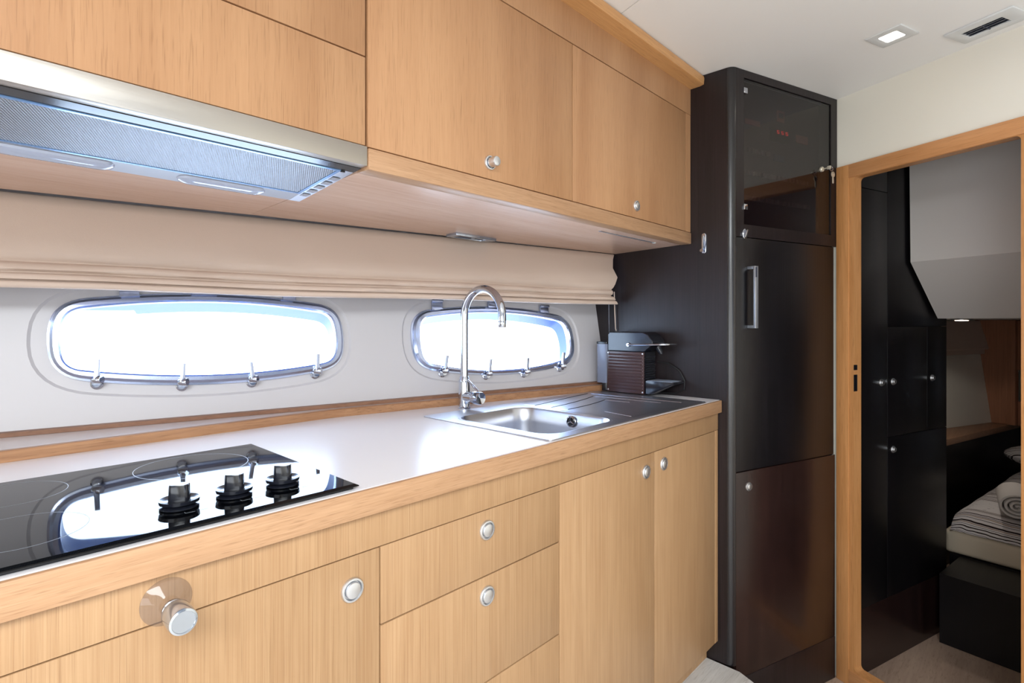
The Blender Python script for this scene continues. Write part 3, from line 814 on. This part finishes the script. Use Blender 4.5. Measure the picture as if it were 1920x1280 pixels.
# continuous bottom shelf with lip, top fascia and crown
ls = thing('cabinet_underside', 'long oak bottom shelf with raised front lip under the wall cabinets', 'shelf', (.9, YU, 1.443))
f = MB(); f.box(.5425, 1.8490, YU - .003, .912, 1.4425, 1.4825); finish(f, 'front_lip', oak_edge, ls, bevel=.003)
f = MB()
f.hexa([(.5425, .9125, 1.4435), (1.848, .9125, 1.4435), (.5425, 1.415, 1.434), (1.848, 1.187, 1.434), (.5425, .9125, 1.4885), (1.848, .9125, 1.4885), (.5425, 1.415, 1.4885), (1.848, 1.187, 1.4885)])
finish(f, 'bottom_panel', oak_under_glow, ls)
f = MB()
f.hexa([(-.60, 1.144, 1.440), (.542, 1.144, 1.440), (-.60, 1.640, 1.434), (.542, 1.4155, 1.434), (-.60, 1.144, 1.4885), (.542, 1.144, 1.4885), (-.60, 1.640, 1.4885), (.542, 1.4155, 1.4885)])
finish(f, 'rear_panel', oak_under_glow, ls)
f = MB(); f.box(1.39, 1.72, .945, .952, 1.4405, 1.4428); finish(f, 'light_strip', alu, ls)
f = MB(); f.lathe([(.0, 0), (.006, 0), (.006, .003), (.0, .004)], (1.722, .9485, 1.4426), (0, 0, -1), 14); finish(f, 'strip_end', white_pl, ls)
cr = structure(finish(MB().box(.5415, 1.8485, YU, YU + .018, 1.9005, CEIL - .032), 'trim_3', oak_up))
f = MB()
f.loft([[(x, .8945, CEIL - .002), (x, .832, CEIL - .001), (x, .826, CEIL - .006), (x, .824, CEIL - .014), (x, .826, CEIL - .034), (x, .840, CEIL - .037), (x, .8945, CEIL - .038 - .022 * 0)] for x in (-.60, 1.8485)])
crown = structure(finish(f, 'trim_4', oak_crown))

# flush socket under the shelf
so = thing('under_shelf_socket', 'small steel framed socket plate under the shelf above the blind', 'socket', (1.16, 1.27, 1.437))
f = MB(); f.plate(rrect(1.075, 1.245, 1.245, 1.297, .004, 2), [rrect(1.098, 1.215, 1.254, 1.288, .004, 2)], 1.4265, 1.4372); finish(f, 'frame', steel_socket, so, bevel=.0008)
f = MB(); f.box(1.0985, 1.2145, 1.2545, 1.2875, 1.4300, 1.4370); finish(f, 'socket_insert', vent_dark, so)
f = MB(); f.lathe([(.0, 0), (.006, 0), (.006, .002), (.0, .002)], (1.165, 1.271, 1.4299), (0, 0, -1), 12); finish(f, 'indicator', alu, so)

# ------------------------------------------------------------------ range hood
rh = thing('range_hood', 'slim stainless range hood with mesh filter under the oak flap', 'range hood', (.2, YU, 1.447))
f = MB(); f.box(-.06, .5400, .8725, .8935, 1.4485, 1.4838); finish(f, 'front_panel', steel_br, rh, bevel=.0008)
def hz(y): return 1.4475 - (y - .894) * .094
f = MB(); f.hexa([(-.06, .8938, hz(.894) + .003), (.5395, .8938, hz(.894) + .003), (-.06, 1.140, hz(1.14) + .003), (.5395, 1.140, hz(1.14) + .003),
                  (-.06, .8938, 1.482), (.5395, .8938, 1.482), (-.06, 1.140, 1.482), (.5395, 1.140, 1.482)]); finish(f, 'body', hood_plastic, rh)
def slab(x0, x1, y0, y1, d, t=.0028):
    return MB().hexa([(x0, y0, hz(y0) - d), (x1, y0, hz(y0) - d), (x0, y1, hz(y1) - d), (x1, y1, hz(y1) - d),
                      (x0, y0, hz(y0) - d + t), (x1, y0, hz(y0) - d + t), (x0, y1, hz(y1) - d + t), (x1, y1, hz(y1) - d + t)])
finish(slab(-.06, .5395, .894, .9195, 0), 'front_rail', rail_dark, rh)
ff = finish(slab(-.05, .508, .925, 1.081, .0005), 'grease_filter', filter_mesh, rh)
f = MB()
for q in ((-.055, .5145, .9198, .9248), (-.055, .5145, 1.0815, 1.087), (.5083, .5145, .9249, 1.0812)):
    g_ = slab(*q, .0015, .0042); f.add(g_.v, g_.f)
finish(f, 'filter_edge', edge_reflect, ff)
finish(slab(-.06, .516, 1.0875, 1.140, 0), 'rear_strip', hood_plastic, rh)
o = finish(slab(.5165, .5395, .9198, 1.140, 0), 'control_strip', alu, rh)
f = MB()
for k in range(5):
    y = .960 + k * .030
    f.box(.5205, .5355, y, y + .020, hz(y) - .0022, hz(y) - .0008)
finish(f, 'push_buttons', hood_plastic, o)
for (a, b) in ((.300, .455), (.052, .208)):
    f = MB(); pl = rrect(a, b, 1.097, 1.131, .0165, 6)
    ctr = ((a + b) / 2, 1.114)
    def sh_(k, d): return [(ctr[0] + (x - ctr[0]) * (1 - (1 - k) * .3), ctr[1] + (y - ctr[1]) * k, hz(y) - d) for x, y in pl]
    f.loft([sh_(1, .0002), sh_(.92, .004), sh_(.6, .007), sh_(.1, .008)], True, False, True); finish(f, 'lamp_cover', lens_plastic, rh)
f = MB(); f.box(.5155, .523, .9205, .9245, 1.4425, 1.4449); finish(f, 'filter_latch', black_pl, rh)

# ------------------------------------------------------------------ roman blind
bl = thing('roman_blind', 'beige fabric roman blind gathered under the wall cabinets', 'blind', (.9, 1.36, 1.43))
BN = Vector((-.1925, -1.0)).normalized()     # towards the room
prof = [(-.004, 1.4335), (.004, 1.43), (.012, 1.41), (.022, 1.375), (.030, 1.34), (.034, 1.315), (.033, 1.302), (.026, 1.295), (.024, 1.2935),
        (.024, 1.2915), (.030, 1.2895), (.037, 1.283), (.036, 1.275), (.026, 1.2715), (.024, 1.2705), (.024, 1.268), (.031, 1.267), (.037, 1.2625), (.036, 1.2545),
        (.024, 1.2535), (.024, 1.2515), (.031, 1.251), (.035, 1.247), (.034, 1.2385), (.028, 1.2365), (.006, 1.238), (-.004, 1.245)]
NX = 90; rows = []
for i in range(NX + 1):
    t = i / NX; row = []
    for k, (o_, z) in enumerate(prof):
        kk = min(max((1.42 - z) / .12, 0), 1)
        xe = 1.828 - .020 * kk - .012 * math.sin(z * 60)
        x = -.60 + (xe + .60) * t
        n1 = noise.noise(Vector((x * 3.1, z * 9, 2.0))); n2 = noise.noise(Vector((x * 9 + z * 14, z * 22, 7.0)))
        edge = max(0, (t - .9) / .1)
        w_ = o_ + (.014 * n1 + .008 * n2 * (1 + 1.4 * edge)) * kk
        zz = z + (.0035 * noise.noise(Vector((x * 2.2, 3, z * 4))) - .003) * kk
        y = 1.526 - .1925 * (x - .092)
        row.append((x + BN.x * w_, y + BN.y * w_, zz))
    rows.append(row)
f = MB(); f.loft(rows, False, False, False)
finish(f, 'fabric', fabric, bl, smooth=70)
f = MB(); f.hexa([(-.6, 1.526 + .133 + .006, 1.425), (1.82, 1.526 - .3326 + .006, 1.425), (-.6, 1.526 + .133 + .026, 1.425), (1.82, 1.526 - .3326 + .026, 1.425),
                  (-.6, 1.526 + .133 + .006, 1.4335), (1.82, 1.526 - .3326 + .006, 1.4335), (-.6, 1.526 + .133 + .026, 1.4335), (1.82, 1.526 - .3326 + .026, 1.4335)]); finish(f, 'headrail', alu, bl)
f = MB()
for k in range(46):
    t = k / 45; f.sphere((1.829 + .004 * t, 1.205, 1.236 - .138 * t), .0021, 6, 4)
finish(f, 'bead_chain', steel_socket, bl, label='steel bead chain')
f = MB(); f.tube([(1.838, 1.186, 1.285), (1.8395, 1.184, 1.20), (1.840, 1.181, 1.14), (1.840, 1.178, 1.132)], .0022, 6); finish(f, 'pull_cord', fabric, bl)

# ------------------------------------------------------------------ tall dark column
tc_ = thing('tall_cabinet', 'tall dark wenge column with smoked glass door above fridge door', 'cabinet', (1.8595, .7244, 0), R(-18.3))
# side panel facing the worktop, following the hull
f = MB(); f.prism([(.7457, 0.0015), (.79, .0015), (.79, LOW + .001), (1.46, LOW + .001), (1.46, CEIL - .001), (.7457, CEIL - .001)], 1.850, 1.868, 'x')
finish(f, 'side_panel', wenge, tc_)
# rounded corner post
vc = Vector((1.85, .7276)); Rr = .025; cc = Vector((1.85 + Rr, .7456)); arc = []
for i in range(11):
    a = R(180 + 71.7 * i / 10); arc.append((cc.x + Rr * math.cos(a), cc.y + Rr * math.sin(a)))
inn = [(cc.x + (Rr - .016) * math.cos(R(180 + 71.7 * i / 10)), cc.y + (Rr - .016) * math.sin(R(180 + 71.7 * i / 10))) for i in range(10, -1, -1)]
f = MB(); f.prism(arc + inn, 0.0015, CEIL - .001, 'z'); finish(f, 'corner_post', wenge_post, tc_, smooth=50)
f = MB(FT); f.plate([(.0085, 1.4575), (.5795, 1.4575), (.5795, CEIL - .001), (.0085, CEIL - .001)], [[(.048, 1.5005), (.5405, 1.5005), (.5405, 2.0025), (.048, 2.0025)]], 0, .018, 'y')
gd = finish(f, 'glass_door_frame', wenge, tc_)
f = MB(FT); f.box(.0495, .539, .004, .009, 1.502, 2.001); finish(f, 'glass', smoke_glass, gd)
for z in (1.958, 1.560):
    f = MB(FT); f.box(.0435, .0625, -.004, .0035, z - .0095, z + .0095); finish(f, 'glass_hinge', chrome, gd, bevel=.001)
f = MB(FT); f.lathe([(.0, 0), (.0095, 0), (.0095, .006), (.008, .008), (.0, .008)], (.4835, .0035, 1.746), (0, -1, 0), 20); finish(f, 'lock_cylinder', brass_key, gd)
# breaker panel behind the glass
f = MB(FT); f.box(.03, .562, .060, .064, 1.47, CEIL - .003); bp = finish(f, 'breaker_panel', meter_dark, tc_)
f = MB(FT); f.box(.03, .562, .0185, .0595, 1.475, 1.480); f.box(.03, .036, .0185, .0595, 1.481, 2.02); f.box(.556, .562, .0185, .0595, 1.481, 2.02); finish(f, 'panel_box', meter_dark, tc_)
tg = None
for rz_, u0, nk in ((1.777, .137, 6), (1.695, .129, 17), (1.604, .123, 18)):
    for k in range(nk):
        if tg is None:
            tg = finish(MB(FT).box(0, .009, .050, .0598, 0, .015), 'toggle', meter_grey, bp)
            t_ = tg
        else:
            t_ = tg.copy(); COL.objects.link(t_); t_.parent = bp
        t_.location = (u0 + k * .0212, 0, rz_)
f = MB(FT); f.box(.265, .368, .055, .0598, 1.835, 1.886); finish(f, 'digital_meter', black_pl, bp)
f = MB(FT)
for k in range(3):
    x_ = .298 + k * .025
    f.box(x_, x_ + .012, .0542, .0549, 1.869, 1.8705); f.box(x_, x_ + .012, .0542, .0549, 1.874, 1.8752); f.box(x_, x_ + .012, .0542, .0549, 1.8795, 1.881)
    f.box(x_, x_ + .002, .0542, .0549, 1.8752, 1.8795); f.box(x_ + .010, x_ + .012, .0542, .0549, 1.8705, 1.874)
finish(f, 'red_digits', meter_red, bp)
f = MB(FT); f.box(.414, .484, .0565, .0598, 1.854, 1.884); finish(f, 'label_plate', meter_tan, bp)
f = MB(FT); f.box(.302, .342, .0565, .0598, 1.916, 1.957); finish(f, 'rocker_switch', meter_tan, bp)
f = MB(FT); f.box(.310, .334, .054, .0564, 1.930, 1.948); finish(f, 'rocker', meter_dark, bp)
f = MB(FT); f.box(.125, .205, .0565, .0598, 1.878, 1.896); finish(f, 'label_plate', meter_tan, bp)
f = MB(FT); f.box(.284, .342, .0565, .0598, 1.766, 1.790); finish(f, 'blue_label', plain('panel_label_blue', (70, 84, 104), .5), bp)
# fridge door, lower door, plinth
f = MB(FT); f.box(.0085, .5575, 0, .020, .6565, 1.4545); fd = finish(f, 'fridge_door', wenge_black, tc_, bevel=.001)
f = MB(FT)
f.box(.064, .080, -.0320, -.0245, 1.1447, 1.3563)
f.box(.064, .080, -.0245, -.0002, 1.1447, 1.1543); f.box(.064, .080, -.0245, -.0002, 1.3467, 1.3563)
o = finish(f, 'handle', alu, fd, bevel=.0006)
f = MB(FT); f.box(.0655, .0725, -.0326, -.0321, 1.318, 1.352); finish(f, 'handle_badge', vent_dark, fd)
f = MB(FT); f.box(.0085, .5665, 0, .020, -.0475, .6530); ld = finish(f, 'lower_door', wenge_red, tc_, bevel=.001)
finish(knob_mesh(FT, .0705, -.0001, .600, 0, .0155), 'knob', satin, ld)
f = MB(FT); f.box(.0035, .5685, .0005, .020, LOW + .001, -.0495); finish(f, 'plinth', wenge, tc_, bevel=.001)
f = MB(FT)
ov = [(.0485 + .0125 * math.cos(2 * PI * i / 24), 1.467 + .0175 * math.sin(2 * PI * i / 24)) for i in range(24)]
f.loft([[(x, -.0002, z) for x, z in ov], [(x, -.004, z) for x, z in ov], [(.0485 + (x - .0485) * .85, -.006, 1.467 + (z - 1.467) * .85) for x, z in ov]])
o = finish(f, 'turn_latch', chrome, tc_)
f = MB(FT); f.loft([[(.041, -.0062, 1.455), (.047, -.0062, 1.453), (.047, -.010, 1.453), (.041, -.010, 1.455)], [(.050, -.0062, 1.482), (.056, -.0062, 1.480), (.056, -.013, 1.480), (.050, -.013, 1.482)]]); finish(f, 'latch_lever', chrome, o, bevel=.001)
# inside: dark boxing so the joints read dark
f = MB(FT); f.box(.0315, .545, .0205, .034, -.19, 1.452); finish(f, 'body', gap_dark, tc_)

# keys hanging in the lock
ky = thing('key_pair', 'nickel key hanging from the lock of the smoked glass door', 'key', M=FT @ Matrix.Translation((.4835, -.005, 1.746)))
f = MB(FT); f.box(.481, .486, -.022, -.0047, 1.7445, 1.7475); f.box(.480, .487, -.034, -.022, 1.740, 1.752); finish(f, 'key_in_lock', brass_key, ky, bevel=.0005)
f = MB(FT); f.tube([(.4835 + .010 + .010 * math.cos(2 * PI * i / 20), -.030, 1.742 + .008 * math.sin(2 * PI * i / 20)) for i in range(20)], .0009, 6, True); finish(f, 'key_ring', chrome, ky)
f = MB(FT)
hd = [(.504 + .0105 * math.cos(2 * PI * i / 18), 1.722 + .0105 * math.sin(2 * PI * i / 18)) for i in range(18)]
f.plate(hd, [[(.504 + .003 * math.cos(2 * PI * i / 10), 1.728 + .003 * math.sin(2 * PI * i / 10)) for i in range(10)]], -.031, -.029, 'y')
f.prism([(.5005, 1.713), (.5075, 1.713), (.5075, 1.702), (.509, 1.699), (.5075, 1.696), (.509, 1.693), (.506, 1.688), (.502, 1.688), (.5005, 1.692)], -.031, -.029, 'y')
finish(f, 'hanging_key', brass_key, ky)

# chrome coat hook on the side panel
ch = thing('coat_hook', 'small chrome oval coat hook on the dark side panel', 'hook', (1.85, .826, 1.44))
f = MB()
cap = [(.826 + .0085 * math.cos(t), (1.4675 if math.sin(t) >= 0 else 1.4135) + .0085 * math.sin(t)) for t in [2 * PI * i / 28 for i in range(28)]]
f.loft([[(1.8498, y, z) for y, z in cap], [(1.846, y, z) for y, z in cap], [(1.8445, .826 + (y - .826) * .8, 1.4405 + (z - 1.4405) * .95) for y, z in cap]])
finish(f, 'back_plate', chrome, ch)
f = MB(); f.tube([(1.8442, .826, 1.466), (1.841, .826, 1.45), (1.8385, .826, 1.425), (1.832, .826, 1.413), (1.826, .826, 1.414)], [.004, .0035, .003, .0045, .0055], 10); finish(f, 'peg', chrome, ch)

# ------------------------------------------------------------------ door frame in the bulkhead
df = structure(thing('door_1', 'oak framed doorway to the sleeping cabin', 'doorway', M=FB))
del df['category']
inner = rrect(.0715, .575, -.1455, 1.7105, .014, 5)
step_o = rrect(.052, .5945, -.160, 1.724, .018, 5)
def strip(lo_poly, name, m):
    return finish(MB(FB).prism(lo_poly, -.010, -.0003, 'y'), name, m, df, bevel=.0008)
strip([(.0025, LOW + .001), (.052, LOW + .001), (.052, 1.7625), (.0025, 1.7625)], 'jamb', oak_frame_v)
strip([(.5945, LOW + .001), (.645, LOW + .001), (.645, 1.7625), (.5945, 1.7625)], 'jamb', oak_frame_v)
f = MB(FB); f.box(.0522, .5943, -.010, -.0003, 1.712, 1.7625); finish(f, 'header', oak_frame_h, df, bevel=.0008)
f = MB(FB); f.box(.0522, .5943, -.010, -.0003, LOW + .001, -.152); finish(f, 'sill', oak_frame_h, df, bevel=.0008)
f = MB(FB)
mid = rrect(.0625, .5840, -.1525, 1.7175, .016, 5)
f.plate(rrect(.0515, .5950, -.1600, 1.7245, .016, 5), [inner], -.0065, .034, 'y')
finish(f, 'stop_lining', oak_frame_v, df)
f = MB(FB)
f.box(.0706, .0722, -.0072, .012, .985, 1.005); f.box(.0706, .0722, -.0072, .012, .905, .968)
finish(f, 'strike_plate', black_pl, df, bevel=.0006)

# ------------------------------------------------------------------ ceiling fittings
def quad_from(a, b, w):
    a, b = Vector(a), Vector(b); d = (b - a).normalized(); n = Vector((-d.y, d.x)); return d, n
dlm = Matrix.Translation((1.987, .3017, CEIL)) @ Matrix.Rotation(R(-18.5), 4, 'Z')
dl = thing('downlight', 'lit square steel downlight in the galley ceiling', 'light', M=dlm)
f = MB(dlm); f.plate(rrect(-.0505, .0505, -.0505, .0505, .002, 2), [rrect(-.026, .026, -.026, .026, .006, 4)], -.004, -.0003); finish(f, 'frame', white_pl, dl, bevel=.001)
f = MB(dlm); f.loft([[(x, y, -.0025) for x, y in rrect(-.0255, .0255, -.0255, .0255, .006, 4)], [(x, y, -.0004) for x, y in rrect(-.0255, .0255, -.0255, .0255, .006, 4)]]); finish(f, 'lens', lamp_lens, dl)
vm = Matrix.Translation((2.112, .0855, CEIL)) @ Matrix.Rotation(R(66.4 - 180), 4, 'Z')
vt = thing('air_vent', 'rectangular ceiling air vent grille beside the downlight', 'vent', M=vm)
f = MB(vm); f.plate(rrect(-.085, .085, -.062, .048, .003, 2), [rrect(-.055, .045, -.030, .018, .002, 2)], -.006, -.0003); finish(f, 'frame', white_pl, vt, bevel=.0012)
f = MB(vm); f.box(-.0545, .0445, -.0295, .0175, -.0015, -.0004); finish(f, 'backing', vent_dark, vt)
for k in range(3):
    y = -.022 + k * .015
    f = MB(vm); f.hexa([(-.054, y, -.0058), (.044, y, -.0058), (-.054, y + .0015, -.0058), (.044, y + .0015, -.0058), (-.054, y + .006, -.0017), (.044, y + .006, -.0017), (-.054, y + .0075, -.0017), (.044, y + .0075, -.0017)]); finish(f, 'slat', alu, vt)
f = MB(vm); f.box(-.006, -.004, -.029, .017, -.006, -.002); finish(f, 'divider', vent_dark, vt)

# ------------------------------------------------------------------ cabin beyond the doorway
wd = thing('wardrobe', 'dark wardrobe with small knobs just inside the sleeping cabin', 'wardrobe', (2.4988, .466, LOW), R(-17.6))
f = MB(FW); f.box(-.085, .651, .0205, .40, LOW + .002, 2.0); finish(f, 'body', wenge_cabin, wd)
def wf(name, u0, u1, z0, z1, knob=None):
    o = finish(MB(FW).box(u0 + .0012, u1 - .0012, 0, .020, z0 + .0012, z1 - .0012), name, wenge_cabin, wd, bevel=.0008)
    if knob: finish(knob_mesh(FW, knob[0], -.0001, knob[1], .004, .0145), 'knob', satin, o)
wf('door', -.085, .1615, .049, 1.689, (.114, .9235))
wf('top_panel', -.085, .1615, 1.689, 2.0)
wf('upper_panel', .1615, .651, 1.147, 2.0)
wf('door', .1615, .478, .698, 1.147, (.2015, .923))
wf('door', .478, .651, .698, 1.147, (.518, .923))
wf('door', .1615, .651, .049, .698, (.2015, .6465))
f = MB(FW); f.box(-.085, .651, .003, .020, LOW + .002, .0475); finish(f, 'plinth', wenge_red, wd)

# soffit under the deck, running along the bulkhead direction from the wardrobe
sd = Vector((-.4003, -.9164, 0)); L = 2.6
pr = [(2.7858, .375, CEIL - .001), (2.7979, .3712, 1.4149), (3.0147, .3024, 1.1814), (5.9, -.62, 1.1814), (5.9, -.62, CEIL - .001)]
pr = [(x - .012 * .4, y - .012, z) for x, y, z in pr]
f = MB(); f.loft([[Vector(p) for p in pr], [Vector(p) + sd * L for p in pr]])
# close it towards the hull side behind the wardrobe too
sof = structure(finish(f, 'ceiling', soffit_mat))
f = MB(); q2 = [(3.145, .262, 1.1816), (5.9, -.612, 1.1816), (5.9, .9, 1.1816), (3.145, .9, 1.1816)]
f.prism([(x, y) for x, y, z in q2], 1.1816, 1.21); structure(finish(f, 'ceiling', soffit_mat))
cdl = thing('cabin_downlight', 'tiny lit spotlight under the cabin soffit', 'light', (3.50, .22, 1.1810))
f = MB(); f.lathe([(.0, 0), (.045, 0), (.045, -.004), (.030, -.006), (.0, -.006)], (3.52, .245, 1.1811), (0, 0, 1), 20); finish(f, 'rim', alu, cdl)
f = MB(); f.lathe([(.0, -.0062), (.028, -.0062), (.026, -.009), (.0, -.010)], (3.52, .245, 1.1811), (0, 0, 1), 20); finish(f, 'lens', lamp_warm, cdl)
pl_d = bpy.data.lights.new('cabin_lamp', 'SPOT'); pl_d.energy = 3.5; pl_d.spot_size = R(150); pl_d.shadow_soft_size = .03; pl_d.color = (1.0, .93, .84)
pl_o = bpy.data.objects.new('cabin_lamp', pl_d); COL.objects.link(pl_o); pl_o.location = (3.52, .245, 1.165)

# hull side of the cabin: dark side board, oak ledge, cream liner, blind, oak pillar
PSa = R(-16.1); PS = Matrix.Translation((3.95, .341, 0)) @ Matrix.Rotation(PSa, 4, 'Z')
f = MB(PS); f.box(-.60, 1.75, 0, .02, LOW + .002, .468); sb = finish(f, 'cabin_side_board', wenge_cabin); tag(sb, 'dark side board between the bed and the oak ledge', 'panel')
f = MB(PS); f.box(-.60, 1.75, -.012, .36, .4685, .505); lg = finish(f, 'cabin_ledge', cabin_ledge, bevel=.003); tag(lg, 'oak ledge running along the cabin hull side above the bed', 'ledge')
def hy2(x, z): return .373 - .42 * (x - 4.33) + .15 * (z - .505)
f = MB(); f.hexa([(3.3, hy2(3.3, .506), .506), (5.7, hy2(5.7, .506), .506), (3.3, hy2(3.3, .506) + .03, .506), (5.7, hy2(5.7, .506) + .03, .506),
                  (3.3, hy2(3.3, 1.18), 1.18), (5.7, hy2(5.7, 1.18), 1.18), (3.3, hy2(3.3, 1.18) + .03, 1.18), (5.7, hy2(5.7, 1.18) + .03, 1.18)])
structure(finish(f, 'wall_port', wall_cream))
cbd = thing('cabin_blind', 'beige roman blind high on the cabin hull side', 'blind', (4.4, .38, 1.17))
for k, (za, zb, off) in enumerate(((1.075, 1.175, .03), (.985, 1.085, .045))):
    f = MB(); x0, x1 = 3.6, 4.86
    f.loft([[(x, hy2(x, z) - off - dz, z) for z, dz in ((zb, 0), ((za + zb) / 2, .006), (za + .008, .012), (za, .006), (za + .004, 0))] for x in (x0, 4.2, x1)], True)
    finish(f, 'fold', fabric, cbd)
f = MB(); f.loft([[(x, hy2(x, .97) - .028, z) for z in (.955, .985)] for x in (3.6, 4.84)], False, False, False); f.loft([[(x, hy2(x, .97) - .026, z) for z in (.985, .955)] for x in (3.6, 4.84)], False, False, False); finish(f, 'hem', fabric, cbd)
FPn = Matrix.Translation((4.787, .178, 0)) @ Matrix.Rotation(BA, 4, 'Z')
cp = thing('cabin_partition', 'oak partition at the end of the cabin ledge', 'panel', M=FPn)
f = MB(FPn); f.box(-.30, .085, 0, .025, .507, 1.179); finish(f, 'board', cabin_wood, cp)
f = MB(FPn); f.box(.0855, .128, -.012, .03, .507, 1.179); finish(f, 'pillar', cabin_wood, cp, bevel=.004)
nc = thing('cabin_cupboard', 'oak bedside cupboard with an open niche beside the partition pillar', 'cupboard', M=FPn @ Matrix.Translation((.2, 0, .507)))
f = MB(FPn); f.box(.129, .60, .02, .30, .86, 1.179); f.box(.129, .60, .02, .30, .507, .66); f.box(.129, .60, .28, .30, .661, .859); finish(f, 'body', cabin_wood, nc)
f = MB(FPn); f.box(.131, .36, .006, .0195, .866, 1.175); finish(f, 'door', cabin_wood, nc, bevel=.001)
gl = thing('drinking_glass', 'drinking glass standing in the cabin niche', 'glass', M=FPn @ Matrix.Translation((.165, .07, .661)))
f = MB(FPn); f.lathe([(.0, 0), (.028, 0), (.033, .11), (.031, .11), (.026, .004), (.0, .004)], (.172, .09, .662), (0, 0, 1), 18); finish(f, 'bowl', glassy('tumbler', (.9, .92, .94)), gl)

# bed
BDm = Matrix.Translation((3.27, .33, 0)) @ Matrix.Rotation(R(-10), 4, 'Z')
bd = thing('bed', 'berth with a cream padded foot edge on a dark base', 'bed', M=BDm)
f = MB(BDm); f.box(.0, 2.0, -1.5, -.06, LOW + .002, .088); f.box(-.285, -.0005, -1.5, -.10, LOW + .002, .086); finish(f, 'base', wenge_cabin, bd)
f = MB(BDm); f.box(0.0, 2.0, -1.5, -.035, .09, .196); finish(f, 'mattress', cream_vinyl, bd, bevel=.022, seg=4)
rows = []
NQ = 40
for i in range(NQ + 1):
    y = -1.48 + 1.42 * i / NQ; row = []
    for k in range(41):
        x = .006 + 1.8 * (k / 40) ** 1.6
        r_ = max(0, 1 - x / .10); z = .285 - .075 * r_ ** 2 + .010 * noise.noise(Vector((x * 5, y * 5, 1))) - .03 * max(0, (y + .12) / .06) ** 2
        row.append((x, y, z))
    rows.append([(.0, y, .1985)] + row + [(1.8, y, .1985)])
f = MB(BDm); f.loft(rows, True, True, True)
q = finish(f, 'quilt', quilt, M=BDm); tag(q, 'white quilt with brown and black stripes on the berth', 'quilt')
tm = BDm @ Matrix.Translation((.045, -.29, .352)) @ Matrix.Rotation(R(14), 4, 'Z')
tw = thing('rolled_towel', 'rolled white towel lying on the striped quilt', 'towel', M=tm)
sp = []
for i in range(140):
    a = i / 139 * 2 * PI * 3.6; r_ = .008 + .058 * i / 139; sp.append((r_, a))
f = MB(tm); rr = []
for x in (0, .004, .25, .254):
    inset = .002 if x in (0, .254) else 0
    rr.append([(x, (r_ - inset) * math.cos(a) * 1.12, (r_ - inset) * math.sin(a) * .93) for r_, a in sp] + [(x, (r_ - .011 + inset) * math.cos(a) * 1.12, (r_ - .011 + inset) * math.sin(a) * .93) for r_, a in reversed(sp)])
f.loft(rr, True, False, False)
n_ = len(sp)
for ri in (0, 3):
    b_ = len(f.v) - 4 * 2 * n_ + ri * 2 * n_
    for i in range(n_ - 1): f.f.append((b_ + i, b_ + i + 1, b_ + 2 * n_ - 2 - i, b_ + 2 * n_ - 1 - i))
finish(f, 'towel_roll', towel_mat, tw, smooth=60)
pm = BDm @ Matrix.Translation((1.25, -.22, .372))
f = MB(pm)
f.sphere((0, 0, 0), 1, 20, 12, (.16, .22, .065)); pw = finish(f, 'cushion', quilt, M=pm); tag(pw, 'striped cushion at the far end of the berth', 'cushion')
# remaining cabin walls
structure(finish(MB().box(5.95, 5.98, -2.0, 1.45, LOW, CEIL), 'wall_bow', wall_cream))
structure(finish(MB().box(1.36, 5.94, -2.03, -2.0, LOW, CEIL), 'wall_starboard', wall_cream))
structure(finish(MB().prism([(1.872, 1.42), (5.94, 1.42), (5.94, 1.45), (1.872, 1.45)], LOW, CEIL), 'wall_port', wall_cream))
